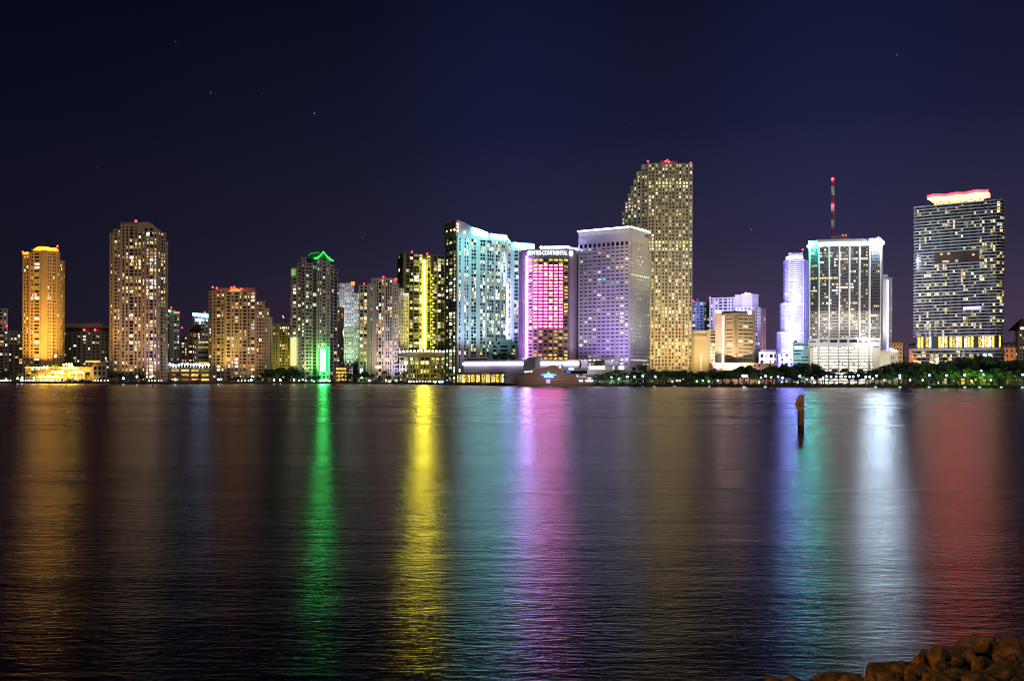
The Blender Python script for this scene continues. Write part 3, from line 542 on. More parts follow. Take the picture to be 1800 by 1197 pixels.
# --- striped black & white tower
b = Building('office_tower', 'black office tower with tall white columns, a striped roof mast and lit parking levels below', 960, 1488, 'dark')
def g(px): return 14 - (px - 1421) / 17 * 6 if px < 1438 else 8 - (px - 1438) / 90 * 8
def wk(k, r, j, nf, nc, q):
    if r == 11 and k == 0: return 'amber3'
    if r == 11 and k == 1 and j < 8: return 'amber3' if q.random() < .8 else None
    if r == 14 and 6 < j < 14 and k == 1: return 'white4'
    if r == 15 and k == 0: return 'white3'
    if r == 5 and k == 1 and j > 5: return 'cream3'
    return None
bays = '.wwww' * 5 + '.'
b.sec([(1421.5, 14), (1438, 8), (1527.5, 0), (1547.5, 1.5)], 425, ['.w:w:w:w.', '.w:w:w:w.w:w:w:w.w:w:w:w.w:w:w:w.w:w:w:w.', '.w:w:w:w:w.'], ti=2, bot=547, pitch=5.5, wf=(.42, .86), p=.18, pal='gold', lit=wk, t=.45, st=.35, cap=0)
m = MB(); b.sec([(1421.5, 14), (1438, 8), (1527.5, 0), (1547.5, 1.5)], 547, ['.w:w:w:w.', '.w:w:w:w.w:w:w:w.w:w:w:w.w:w:w:w.w:w:w:w.', '.w:w:w:w:w.'], ti=2, bot=596, pitch=5.5, wf=(.42, .80), p=.3, pal='gold', t=.45, st=.35, cap=0, mb=m); b.part('lower_facade', m, solid('facade_uplit', (.20, .19, .17), .6))  # lower front paler than above: podium uplight put into its colour
for x in (1421.8, 1438.5, 1456.3, 1474.2, 1492, 1509.8, 1527.6):
    m = MB(); dy = g(x) if x < 1528 else 0; q = b.pt(x, dy); w = 1.2; zt, zb = ZZ(x, 427, 960 + dy), ZZ(x, 597, 960 + dy)
    m.box((q.x, q.y - 1.2, (zt + zb) / 2), (w, 2.4, zt - zb)); b.part('column', m, wall('white'))
m = MB(); b.sec([(1437, 6), (1528.5, -2)], 419.5, None, bot=424.5, mb=m, ti=1, cap=0, depth=34); b.part('roof_fascia', m, wall('grey'))
m = MB(); b.sec([(1438, 4.5), (1527.5, -3.5)], 424.5, None, bot=431, mb=m, ti=1, cap=0, depth=3); b.part('crown_light', m, emis('soffit_glow', (.88, .92, 1), 3.0))  # lit soffit: the light falling on it is put into emission
m = MB(); b.sec([(1420.5, 11), (1437, 5)], 423.5, None, bot=433, mb=m, cap=0); b.part('corner_cap', m, wall('teal')); m = MB(); b.sec([(1527.5, -2.5), (1548.5, -1)], 419, None, bot=431, mb=m, cap=0); b.part('corner_cap', m, wall('white'))
m = MB(); m.slab(b.pt(1547.5, 1), b.pt(1550.5, 16), ZZ(1548, 600, 960), ZZ(1548, 420, 960), -2, .6); b.part('side_wall', m, wall('white'))
m = MB(); m.ball(P(1422.5, 433, 966), 2.0, n=12, m=8); b.part('roof_floodlight', m, emis('flood_teal', (.10, 1, .75), 360)); m = MB(); m.ball(P(1550, 427, 955), 2.3, n=12, m=8); b.part('roof_floodlight', m, emis('flood_white', (.62, .80, 1), 900))
m = MB(); b.sec([(1460, 16), (1484, 14)], 415.5, None, bot=421, mb=m, depth=10); b.sec([(1484, 16), (1493, 15)], 418.5, None, bot=421, mb=m, depth=10); b.part('penthouse', m, wall('concrete'))
q = P(1463.5, 416, 980); ztop = ZZ(1463.5, 313, 980); n_ = 7
for k in range(n_):
    m = MB(); za = q.z + (ztop - q.z) * k / n_; zb = q.z + (ztop - q.z) * (k + 1) / n_; w = .9
    for sx, sy in ((-1, -1), (1, -1), (1, 1), (-1, 1)): m.tube((q.x + sx * w, q.y + sy * w, za), (q.x + sx * w, q.y + sy * w, zb), .32, n=6)
    for i in range(4):
        a, c = za + (zb - za) * i / 4, za + (zb - za) * (i + 1) / 4
        m.tube((q.x - w, q.y - w, a), (q.x + w, q.y - w, c), .2, n=4); m.tube((q.x + w, q.y + w, a), (q.x - w, q.y + w, c), .2, n=4); m.tube((q.x - w, q.y + w, a), (q.x - w, q.y - w, c), .2, n=4); m.tube((q.x + w, q.y - w, a), (q.x + w, q.y + w, c), .2, n=4)
    b.part('mast_section', m, solid('mast_red', (.55, .03, .03), .5) if k % 2 == 0 else solid('mast_white', (.75, .72, .72), .5))
for y in (315, 362): m = MB(); m.ball(P(1463.5, y, 978.5), 1.5); b.part('beacon_lamp', m, emis('beacon_red', (1, .02, .03), 14))
b.beacon(1482, 413.5, 14); b.beacon(1487, 413.5, 14); b.beacon(1422, 424.5, 14, .8); b.beacon(1544, 417.5, 0, .8); m = MB(); m.tube(P(1447, 421, 975), P(1447, 415, 975), .25); m.tube(P(1445.6, 418.5, 975), P(1448.4, 418.5, 975), .2); b.part('antenna', m, solid('steel_dark', (.1, .1, .1), .5))
m = MB(); b.sec([(1421.5, 10), (1437.5, 4)], 596, '.w:w:w:w.', bot=614, pitch=9, wf=(.3, .6), p=.0, mb=m, cap=0); b.sec([(1527.8, -4), (1547.5, -3)], 594, '.w:w:w:w:w.', bot=614, pitch=10, wf=(.3, .55), p=0, mb=m, cap=0); b.part('lower_wall', m, wall('white'))
m = MB(); b.sec([(1437.5, 6), (1527.5, -2)], 594.5, '.wwww.wwww.wwww.wwww.wwww.', bot=603.5, pitch=10, wf=(.15, .7), p=0, mb=m, cap=.5); b.sec([(1437.5, 5), (1527.5, -3)], 603.5, None, bot=609.5, mb=m, cap=0); b.part('transfer_band', m, wall('grey'))
m = MB(); b.sec([(1428, 4), (1438, 3), (1528, -5), (1534.5, -4)], 609.5, ['.wwww.', '.wwwww.wwwww.wwwww.wwwww.wwwww.', '.www.'], ti=1, pitch=5.6, wf=(.30, .84), lit=lambda k, r, j, nf, nc, q: 'white3' if q.random() < .8 else 'cream3', mb=m, t=.5, cap=0); b.part('parking_levels', m, wall('concrete'))
m = MB(); b.sec([(1420.5, 8), (1424, 5), (1428, 4)], 612, None, mb=m, cap=0); b.sec([(1534.5, -4), (1546, -2)], 609, None, mb=m, cap=0); b.part('stair_wall', m, wall('cream')); b.finish()
for x in (1447, 1465, 1483, 1501, 1519): spot(P(x, 600, 935), P(x, 540, 958), (1, .93, .82), 48, 75); spot(P(x, 428, 925), P(x, 470, 958), (.9, .94, 1), 22, 95)
for x in (1440, 1474, 1510): spot(P(x, 560, 880), P(x, 510, 958), (.86, .88, 1), 45, 90)
spot(P(1430, 592, 930), P(1430, 610, 968), (1, 1, 1), 50, 120); spot(P(1538, 592, 930), P(1538, 600, 958), (1, 1, 1), 60, 120); spot(P(1480, 600, 915), P(1480, 625, 956), (1, .95, .8), 40, 130)
b = Building('slab_tower', 'blank white-lit slab with a mauve right side, behind the right edge of the striped tower', 1030, 1556, 'white')
b.sec([(1545, 0), (1560, 0)], 491, None); b.sec([(1549, 2), (1559, 2)], 484, None, bot=492, depth=10)
m = MB(); b.sec([(1560, 1), (1567, 12)], 487.5, '.w.w.', pitch=6, p=.02, mb=m, wf=(.3, .6)); b.part('side_wall', m, wall('lilac'))
m = MB(); m.box(P(1560.6, 555, 1029), (1.0, 1, 125 / F * 1029)); b.part('light_line', m, emis('line_bluewhite', (.45, .45, 1), 4)); b.finish(); spot(P(1552, 600, 990), P(1552, 540, 1030), (1, 1, .95), 130, 90)
b = Building('low_wing', 'pale low wing with a blue-white lamp row, between the striped tower and the hip-roofed building', 985, 1560, 'cream')
b.sec([(1546, 0), (1564, 0)], 616, None); b.sec([(1564, 1), (1578, 4)], 616, '.w.w.w.', pitch=9, p=.3, pal='cool'); b.strip('lamp_row', (1563, 613.5), (1575, 617.5), 1.8, dY=(0, 3), rgb=(.6, .6, 1), st=7); b.finish(); spot(P(1556, 650, 955), P(1556, 625, 985), (1, 1, .85), 40, 100)
b = Building('hip_roofed_building', 'tan old building with a dark hip roof, left of the balcony tower', 1075, 1575, 'tan')
b.sec([(1561, 2), (1587, 0), (1589, 10)], 603, ['.w..w.w.w.', None], pitch=7, p=.1, wf=(.35, .7)); m = MB(); m.outline([(1560, 603), (1562, 598.5), (1578, 598.5), (1590, 603)], 1073, 26); b.part('roof', m, solid('roof_dark', (.08, .06, .05), .7)); b.finish(); spot(P(1575, 650, 1040), P(1577, 620, 1075), (1, .75, .4), 60, 100)
b = Building('apartment_block', 'tiny low tan block in the gap left of the balcony tower', 1190, 1597, 'tan'); b.sec([(1586, 0), (1610, 0)], 626, '.w.w.w.w.', pitch=7, p=.1); b.finish()
# --- 50 floor balcony tower
b = Building('apartment_tower', 'tall grey tower ringed by white balcony slabs, wavy red neon roof', 970, 1686, 'dark')
OL = [(1608, 44), (1752, 1), (1757, 1), (1761, 5), (1763.5, 14)]
def condo(k, r, j, nf, nc, q):
    if 15 <= r <= 18 and 4 <= j <= 13 and k == 0: return 'orange2' if q.random() < .25 else 'dark'
    return None
q_, zb, zt, nf = b.sec(OL, 352, ['.w:w..w:w:w..w:w..w:w:w..w:w..w:w:w..w:w..w:w:w..w:w.', 'w', 'w', 'w'], bot=589, ti=1, pitch=5.7, wf=(.14, .95), p=.19, pal='bayfront', lit=condo, t=.3, st=.25, cap=1.2)
fh = (zt - zb) / nf; BS = solid('balcony_slab', (.50, .48, .49), .6, var=.05)
for i in range(nf + 1):
    m = MB(); z = zb + i * fh
    if 34 < nf - i + 20 < 0: continue
    for A, B_ in zip(q_, q_[1:]): m.slab(A, B_, z - .3, z + .55, -.5, 1.9, ext=.05)
    m.slab(q_[0] + q_[0].normalized() * 8, q_[0], z - .3, z + .55, -.2, 1.4)
    b.part('balcony', m, BS)
m = MB(); A, B_ = b.pt(1608, 44), b.pt(1752, 1); dd = B_ - A; m.slab(A + dd * .25, A + dd * .79, zt - 19 * fh + .4, zt - 15 * fh - .4, .5, 2.05); b.part('mural_panel', m, solid('mural_brown', (.07, .035, .025), .7, var=.5, scale=.05))
m = MB(); r_ = random.Random(3)
for i in range(9): 
    u = .29 + r_.random() * .46; zc = zt - r_.choice([15.8, 16.6, 18.2]) * fh; m.slab(A + dd * u, A + dd * (u + .03), zc - .8, zc + .8, 2.0, 2.12)
b.part('mural_light', m, emis('mural_orange', (1, .5, .2), 1.6)); m = MB(); m.slab(A + dd * .615, A + dd * .815, ZZ(1712, 543.5, 980), ZZ(1712, 538.5, 980), 2.0, 2.4); b.part('lit_balcony', m, emis('balcony_violet', (.30, .22, 1), 3))
m = MB()
for i in range(6): m.slab(A + dd * (.63 + i * .03), A + dd * (.645 + i * .03), ZZ(1712, 542.5, 980), ZZ(1712, 539.5, 980), 2.4, 2.5)
b.part('lit_balcony', m, emis('balcony_white', (.8, .8, 1), 4))
b.sec([(1609, 40), (1752, 4), (1762, 12)], 589, ['.w:w.w:w...w:w:w.w:w:w:w.w:w:w..w:w:w:w:w.', '.w.'], bot=611, ti=1, pitch=22, wf=(.05, .93), lit=lambda k, r, j, nf, nc, q: ['amber3', 'amber3', 'amber2', 'cream3', 'amber3', 'cream3'][j % 6], t=.4, cap=0)
m = MB(); lo = [(1605, 44), (1752, 0), (1758, 0), (1765, 10)]; b.sec(lo, 611, None, bot=615, mb=m, ti=1, cap=0); b.part('podium_band', m, BS); b.sec(lo, 615, '.w:w.w:w.w:w.w:w.w:w.w:w.', ti=1, pitch=6.5, wf=(.2, .9), p=.35, pal='gold', cap=0); 
for k in range(4):
    m = MB()
    for A2, B2 in zip(lo, lo[1:]): m.slab(b.pt(*A2), b.pt(*B2), ZZ(1752, 621 + k * 6.5, 970), ZZ(1752, 619.6 + k * 6.5, 970), 0, 1.8)
    b.part('balcony', m, BS)
# roof canopy
m = MB(); top = [(1630, 346), (1640, 343.5), (1650, 343), (1662, 343.5), (1672, 341.5), (1682, 340), (1695, 340.5), (1705, 338), (1718, 335.5), (1728, 336), (1737, 335.5)]
def bY(x): return (1752 - x) / 144 * 43 + 4
dYs = [bY(x) for x, y in top]
m.outline(top + [(x, y + 2.2) for x, y in reversed(top)], 970, 12, dY=dYs + dYs[::-1]); b.part('roof_canopy', m, solid('canopy_white', (.7, .55, .5), .6))
m = MB(); m.outline([(x, y - 2.0) for x, y in top] + [(x, y + 1.8) for x, y in reversed(top)], 969, .6, dY=dYs + dYs[::-1]); b.part('neon_tube', m, emis('neon_red', (1, .006, .010), 34))
lowr = [(1632, 350), (1638, 356.5), (1725, 346), (1739, 347), (1740.5, 343)]
m = MB(); tt = [(x, y + 2.4) for x, y in top] + [(1740, 340), (1740.5, 345), (1728, 347.5), (1640, 354.5), (1634, 350)]; m.outline(tt, 970, 8, dY=[bY(x) + 1 for x, y in tt]); b.part('canopy_light', m, emis('canopy_glow', (1, .17, .075), 10))
m = MB(); tt = [(1642, 352), (1727, 345), (1729, 353), (1642, 362.5)]; m.outline(tt, 970, 8, dY=[bY(x) + 4 for x, y in tt]); b.part('roof_lounge', m, emis('lounge_glow', (1, .60, .25), 2.2, interior=True)); b.finish()
spot(P(1650, 618, 925), P(1650, 520, 985), (.85, .82, 1), 60, 120); spot(P(1715, 618, 915), P(1715, 520, 975), (.85, .82, 1), 60, 120); spot(P(1686, 430, 850), P(1686, 440, 980), (.85, .82, 1), 90, 70); spot(P(1604, 560, 960), P(1612, 480, 1010), (.8, .8, 1), 60, 60)
b = Building('podium_block', 'orange-lit brick podium left of the balcony tower, tree on its roof', 1030, 1603, 'tan'); b.sec([(1598, 0), (1609, 0)], 614, '..w..', pitch=9, p=.3, pal='gold', cap=1.5); b.finish(); spot(P(1603, 645, 1005), P(1603, 625, 1030), (1, .35, .1), 50, 90)
b = Building('podium_block', 'orange-lit brick podium right of the balcony tower, round tree on its roof', 1000, 1775, 'tan'); b.sec([(1763, 0), (1785, 0)], 612, '..w..w..', pitch=9, p=.3, pal='gold', cap=1.5); b.finish(); spot(P(1774, 645, 970), P(1774, 625, 1000), (1, .35, .1), 60, 90)
b = Building('hip_roofed_tower', 'beige tower with a pointed roof cut by the right edge of the view', 1170, 1800, 'concrete')
b.sec([(1784, 4), (1790, 0), (1822, 0)], 581, ['.w.', '.w.w.w.w.w.w.'], pitch=5.6, p=.3, pal='office'); m = MB(); A, B_ = b.pt(1787, 0), b.pt(1820, 0); z = ZZ(1795, 580, 1170)
m.add([(A.x, 1168, z), (B_.x, 1168, z), (B_.x, 1192, z), (A.x, 1192, z), ((A.x + B_.x) / 2, 1180, ZZ(1803, 558, 1170))], [(0, 3, 2, 1), (0, 1, 4), (1, 2, 4), (2, 3, 4), (3, 0, 4)]); b.part('roof', m, solid('roof_dark', (.08, .06, .05), .7))
m = MB(); m.slab(b.pt(1793, 0), b.pt(1802, 0), ZZ(1795, 579, 1170), ZZ(1795, 575.5, 1170), .5, 1.6); b.part('crown_light', m, emis('roof_warm', (1, .85, .5), 4)); b.finish()
# --- drum podium, glass pavilion, white podium
b = Building('drum_podium', 'long curved podium with a blazing white ribbon of light, behind the yacht', 960, 905, 'lilac')
pp = arc(815, 1018, 60, 15, 0, 10); b.sec(pp, 634, None, bot=None, cap=1.2, depth=20); m = MB()
q = [b.pt(*a) for a in pp]
for A, B_ in zip(q, q[1:]): m.slab(A, B_, ZZ(905, 640.8, 970), ZZ(905, 637, 970), .3, 1.6, ext=.1)
b.part('light_ribbon', m, emis('ribbon_white', (.72, .66, 1), 7)); b.sec([(820, 66), (858, 56)], 628.5, ':wwwwwwww:', bot=636, pitch=7, p=.6, pal='warm', wf=(.3, .7)); 
m = MB(); b.sec([(920, -7), (941, -11), (949.5, -2)], 629, None, mb=m, depth=12); b.part('plant_box', m, wall('grey')); b.finish()

b = Building('glass_pavilion', 'low waterside pavilion glowing yellow through tall panes, left of the yacht', 900, 846, 'tan', cat='pavilion')
b.sec([(803, 106), (846, 58), (889, 8)], 656, '.w:w:w.w:w:w.w:w:w.w:w:w.w:w:w.', pitch=18, wf=(.12, .86), lit=lambda k, r, j, nf, nc, q: ['amber3', 'cream3', 'amber2', 'amber3', 'yel2'][(j * 7) % 5] , depth=10, cap=.6)
b.finish(); spot(P(845, 668, 935), P(845, 662, 955), (1, .75, .3), 5, 140)
b = Building('white_podium', 'white-lit low podium with roof boxes at the foot of the violet office tower', 935, 1070, 'white')
b.sec([(1024, 4), (1107, 4)], 650, None, cap=.6, depth=20); b.strip('light_ribbon', (1036, 646.5), (1096, 646.5), 3.0, dY=(6, 6), rgb=(.84, .86, 1), st=5, off=1.5); b.sec([(1030, 8), (1108, 8)], 643.5, None, bot=651, cap=.4)
m = MB()
for x0, x1, y in ((1022, 1033, 632.5), (1063, 1078, 634), (1079, 1088, 635)): b.sec([(x0, 2), (x1, 2)], y, None, bot=652, mb=m, depth=8, cap=0)
b.part('roof_box', m, wall('white')); b.finish(); spot(P(1028, 655, 915), P(1028, 640, 938), (.85, .75, 1), 14, 90); spot(P(1075, 660, 905), P(1075, 652, 938), (1, .95, .8), 5, 140)
# ================================================================ SETTING: water, ground, sky
SH = [(-900, 674.0), (0, 673.8), (300, 675.5), (500, 674.5), (700, 675.1), (780, 676.5), (900, 678.5), (1040, 678.5), (1340, 680.5), (1800, 681.7), (2700, 684)]
def shoreY(px):
    for (a, ya), (c, yc) in zip(SH, SH[1:]):
        if px <= c:
            def Yof(p, y): return F * H / -uv(p, y)[1]
            A, B_ = Yof(a, ya), Yof(c, yc); t = (px - a) / (c - a); return A + (B_ - A) * t
    return 870
shore = [Vector((XX(p, shoreY(p)), shoreY(p))) for p in [SH[0][0], 0, 150, 300, 400, 500, 600, 700, 780, 840, 900, 1040, 1190, 1340, 1500, 1650, 1800, 2700]]
m = MB(); m.add([(-9000, -300, 0), (9000, -300, 0), (9000, 16000, 0), (-9000, 16000, 0)], [(0, 1, 2, 3)])
wm, n, l, bs = mat('water')
n.remove(bs); mo = [q for q in n if q.type == 'OUTPUT_MATERIAL'][0]
bs = n.new('ShaderNodeBsdfAnisotropic'); bs.distribution = 'BECKMANN'; df = n.new('ShaderNodeBsdfDiffuse'); df.inputs[0].default_value = (.003, .005, .006, 1)
fr_ = n.new('ShaderNodeFresnel'); fr_.inputs[0].default_value = 1.36; fm = n.new('ShaderNodeMath'); fm.operation = 'MINIMUM'; fm.inputs[1].default_value = .47; l.new(fr_.outputs[0], fm.inputs[0])
ms = n.new('ShaderNodeMixShader'); l.new(fm.outputs[0], ms.inputs[0]); l.new(df.outputs[0], ms.inputs[1]); l.new(bs.outputs[0], ms.inputs[2]); l.new(ms.outputs[0], mo.inputs[0])
tc = n.new('ShaderNodeTexCoord')
def nz(scale, detail, rough=.55, rz=0, sc=(1, 1, 1), dist=0):
    mp = n.new('ShaderNodeMapping'); mp.inputs['Scale'].default_value = sc; mp.inputs['Rotation'].default_value = (0, 0, rz); l.new(tc.outputs['Object'], mp.inputs[0])
    t = n.new('ShaderNodeTexNoise'); t.inputs['Scale'].default_value = scale; t.inputs['Detail'].default_value = detail; t.inputs['Roughness'].default_value = rough; t.inputs['Distortion'].default_value = dist
    l.new(mp.outputs[0], t.inputs['Vector']); return t
def mr(src, a, b_, c, d):
    q = n.new('ShaderNodeMapRange'); q.inputs[1].default_value = a; q.inputs[2].default_value = b_; q.inputs[3].default_value = c; q.inputs[4].default_value = d; l.new(src, q.inputs[0]); return q.outputs[0]
wind = nz(.03, 5, .62, sc=(.10, 1, 1)); l.new(mr(wind.outputs['Fac'],   .30, .70, .225, .295), bs.inputs['Roughness'])
w1 = nz(1.9, 4, .6, rz=.12, sc=(.35, 1.4, 1), dist=.3); w2 = nz(.16, 3, .55, rz=-.1, sc=(.3, 1, 1)); w3 = nz(5.0, 2, .5, rz=.2, sc=(.5, 1.3, 1))
def bump(src, dist, st, prev=None):
    q = n.new('ShaderNodeBump'); q.inputs['Strength'].default_value = st; q.inputs['Distance'].default_value = dist; l.new(src, q.inputs['Height'])
    if prev is not None: l.new(prev, q.inputs['Normal'])
    return q.outputs[0]
nrm = bump(w2.outputs['Fac'], .10, 1); nrm = bump(w1.outputs['Fac'], .025, 1, nrm); nrm = bump(w3.outputs['Fac'], .014, 1, nrm)
l.new(nrm, bs.inputs['Normal']); l.new(nrm, fr_.inputs['Normal'])
tag(m.build('water', wm), kind='structure')
# city ground: one sheet behind the shoreline, with its quay wall
gm = solid('ground_paving', (.10, .10, .09), .9, var=.3, scale=.02)
m = MB(); nS = len(shore); far = [(9000, 15000), (-9000, 15000)]
m.add([(p.x, p.y, GZ) for p in shore] + [(9000, 3000, GZ)] + [(x, y, GZ) for x, y in far] + [(-9000, 3000, GZ)], [tuple(range(nS + 4))]); tag(m.build('ground', gm), kind='structure')
m = MB()
for A, B_ in zip(shore, shore[1:]): m.slab(A, B_, -1, GZ + .25, -.8, .6, ext=.2)
tag(m.build('seawall', solid('seawall_stone', (.07, .06, .05), .9, var=.3, scale=.3)), 'dark stone sea wall running along the waterfront under the whole skyline', 'sea wall')
# lawn behind the sea wall in the park on the right
m = MB(); pk = [p for p in [1048, 1190, 1340, 1500, 1650, 1800, 1900]]
a_ = [Vector((XX(p, shoreY(p)), shoreY(p) + 5)) for p in pk]; m.add([(v.x, v.y, GZ + .004) for v in a_] + [(v.x, v.y + 55, GZ + .004) for v in reversed(a_)], [tuple(range(len(pk) * 2))]); tag(m.build('lawn', solid('lawn_grass', (.05, .11, .02), .95, var=.35, scale=.4)), kind='structure')

# world: night sky with the city's glow near the horizon
w = bpy.data.worlds.new('World'); scene.world = w; w.use_nodes = True; n = w.node_tree.nodes; l = w.node_tree.links; n.clear()
out = n.new('ShaderNodeOutputWorld'); bg = n.new('ShaderNodeBackground'); bg.inputs['Strength'].default_value = 1
sky = n.new('ShaderNodeTexSky'); sky.sky_type = 'NISHITA'; sky.sun_disc = False; sky.sun_elevation = R(-9); sky.sun_rotation = R(180)
tc = n.new('ShaderNodeTexCoord'); sp = n.new('ShaderNodeSeparateXYZ'); l.new(tc.outputs['Generated'], sp.inputs[0])
def ramp(src, a, b_, stops):
    q = n.new('ShaderNodeMapRange'); q.inputs[1].default_value = a; q.inputs[2].default_value = b_; l.new(src, q.inputs[0])
    r = n.new('ShaderNodeValToRGB'); e = r.color_ramp.elements; e[0].position = stops[0][0]; e[0].color = (*stops[0][1], 1); e[1].position = stops[-1][0]; e[1].color = (*stops[-1][1], 1)
    for p, c in stops[1:-1]: k = e.new(p); k.color = (*c, 1)
    l.new(q.outputs[0], r.inputs[0]); return r.outputs[0]
el_left = ramp(sp.outputs['Z'], 0, .5, [(0, (.0088, .0080, .0150)), (.2, (.0062, .0060, .0140)), (.5, (.0030, .0036, .0115)), (.75, (.0016, .0021, .0080)), (1, (.0008, .0011, .0045))])
el_right = ramp(sp.outputs['Z'], 0, .5, [(0, (.078, .045, .082)), (.12, (.056, .036, .074)), (.28, (.026, .023, .058)), (.5, (.0105, .0120, .039)), (.75, (.0045, .0056, .022)), (1, (.0018, .0023, .0100))])
az = n.new('ShaderNodeMapRange'); az.interpolation_type = 'SMOOTHSTEP'; az.inputs[1].default_value = -.62; az.inputs[2].default_value = .42; l.new(sp.outputs['X'], az.inputs[0])
mx = n.new('ShaderNodeMix'); mx.data_type = 'RGBA'; l.new(az.outputs[0], mx.inputs[0]); l.new(el_left, mx.inputs[6]); l.new(el_right, mx.inputs[7])
sk = n.new('ShaderNodeVectorMath'); sk.operation = 'SCALE'; sk.inputs['Scale'].default_value = .05; l.new(sky.outputs[0], sk.inputs[0])
ad = n.new('ShaderNodeVectorMath'); ad.operation = 'ADD'; l.new(mx.outputs[2], ad.inputs[0]); l.new(sk.outputs[0], ad.inputs[1])
for a0, wd_, cc in ((-.01, .16, (.0010, .0024, .0105)), (.30, .15, (.0013, .0026, .0115))):   # light of the brightest towers scattered in the air above them
    q1 = n.new('ShaderNodeMath'); q1.operation = 'SUBTRACT'; l.new(sp.outputs['X'], q1.inputs[0]); q1.inputs[1].default_value = a0; q2 = n.new('ShaderNodeMath'); q2.operation = 'ABSOLUTE'; l.new(q1.outputs[0], q2.inputs[0])
    q3 = n.new('ShaderNodeMapRange'); q3.interpolation_type = 'SMOOTHSTEP'; q3.inputs[1].default_value = 0; q3.inputs[2].default_value = wd_; q3.inputs[3].default_value = 1; q3.inputs[4].default_value = 0; l.new(q2.outputs[0], q3.inputs[0])
    q4 = n.new('ShaderNodeVectorMath'); q4.operation = 'SCALE'; q4.inputs[0].default_value = cc; l.new(q3.outputs[0], q4.inputs['Scale']); q5 = n.new('ShaderNodeVectorMath'); q5.operation = 'ADD'; l.new(ad.outputs[0], q5.inputs[0]); l.new(q4.outputs[0], q5.inputs[1]); ad = q5
# stars
vo = n.new('ShaderNodeTexVoronoi'); vo.inputs['Scale'].default_value = 42; l.new(tc.outputs['Generated'], vo.inputs['Vector'])
lt = n.new('ShaderNodeMapRange'); lt.inputs[1].default_value = .045; lt.inputs[2].default_value = .02; lt.inputs[3].default_value = 0; lt.inputs[4].default_value = .16; l.new(vo.outputs['Distance'], lt.inputs[0])
sc_ = n.new('ShaderNodeSeparateColor'); l.new(vo.outputs['Color'], sc_.inputs[0]); gt = n.new('ShaderNodeMapRange'); gt.inputs[1].default_value = .55; gt.inputs[2].default_value = 1.0; l.new(sc_.outputs[0], gt.inputs[0])
mu = n.new('ShaderNodeMath'); mu.operation = 'MULTIPLY'; l.new(lt.outputs[0], mu.inputs[0]); l.new(gt.outputs[0], mu.inputs[1])
a2 = n.new('ShaderNodeVectorMath'); a2.operation = 'ADD'; l.new(ad.outputs[0], a2.inputs[0]); l.new(mu.outputs[0], a2.inputs[1])
l.new(a2.outputs[0], bg.inputs[0]); l.new(bg.outputs[0], out.inputs[0])
# one weak warm lamp for the glow of the city on its own fronts (added fill, no single source behind it)
sl = bpy.data.lights.new('city_glow_fill', 'SUN'); sl.energy = .5; sl.angle = R(12); sl.color = (1, .82, .66); so = bpy.data.objects.new('city_glow_fill', sl); col.objects.link(so)
so.rotation_euler = Vector((-.35, .85, -.42)).to_track_quat('-Z', 'Y').to_euler()

# ================================================================ TREES
MK = [(0, 'at the left edge'), (40, 'before the gold-lit tower'), (120, 'beside the terrace restaurant'), (193, 'before the arched tan tower'), (296, 'before the orange-lit parking deck'), (367, 'before the stepped tan tower'), (475, 'before the yellow-lit block'),
      (511, 'before the green-roofed tower'), (588, 'by the tiered restaurant'), (631, 'before the taupe tower'), (700, 'before the white-lamped podium block'), (782, 'before the glass pavilion'), (900, 'beside the yacht'), (1040, 'before the white-lit podium'), (1107, 'right of the violet tower foot'),
      (1142, 'before the tallest tower'), (1216, 'before the gold-lit lattice block'), (1257, 'before the beige banded block'), (1328, 'before the white-lit hall'), (1364, 'before the blue-white tiered tower'), (1421, 'before the lit parking levels'), (1536, 'before the pale low wing'),
      (1588, 'left of the balcony tower'), (1608, 'before the left half of the balcony tower'), (1686, 'before the right half of the balcony tower'), (1764, 'before the orange podium on the right')]
ORD = ['first', 'second', 'third', 'fourth', 'fifth', 'sixth', 'seventh', 'eighth', 'ninth', 'tenth', 'eleventh', 'twelfth', 'thirteenth', 'fourteenth', 'fifteenth', 'sixteenth', 'seventeenth', 'eighteenth', 'nineteenth', 'twentieth']
def place_label(items):
    """items: list of (px, object, words) -> label says which one"""
    g_ = {}
    for px, o, wd in items:
        k = max(i for i, (a, t) in enumerate(MK) if px >= a or i == 0); g_.setdefault((k, wd), []).append((px, o))
    for (k, wd), L in g_.items():
        L.sort(key=lambda t: t[0])
        for i, (px, o) in enumerate(L): o['label'] = '%s %s' % (wd, MK[k][1]) + ('' if len(L) == 1 else ', %s from left' % ORD[i] if i else ', leftmost')
LEAF = solid('leaves_dark', (.035, .075, .018), .65, var=.55, scale=.5); PALMLEAF = solid('palm_leaves', (.04, .085, .022), .6, var=.4, scale=.8); BARK = solid('bark', (.12, .085, .06), .9, var=.3, scale=1)
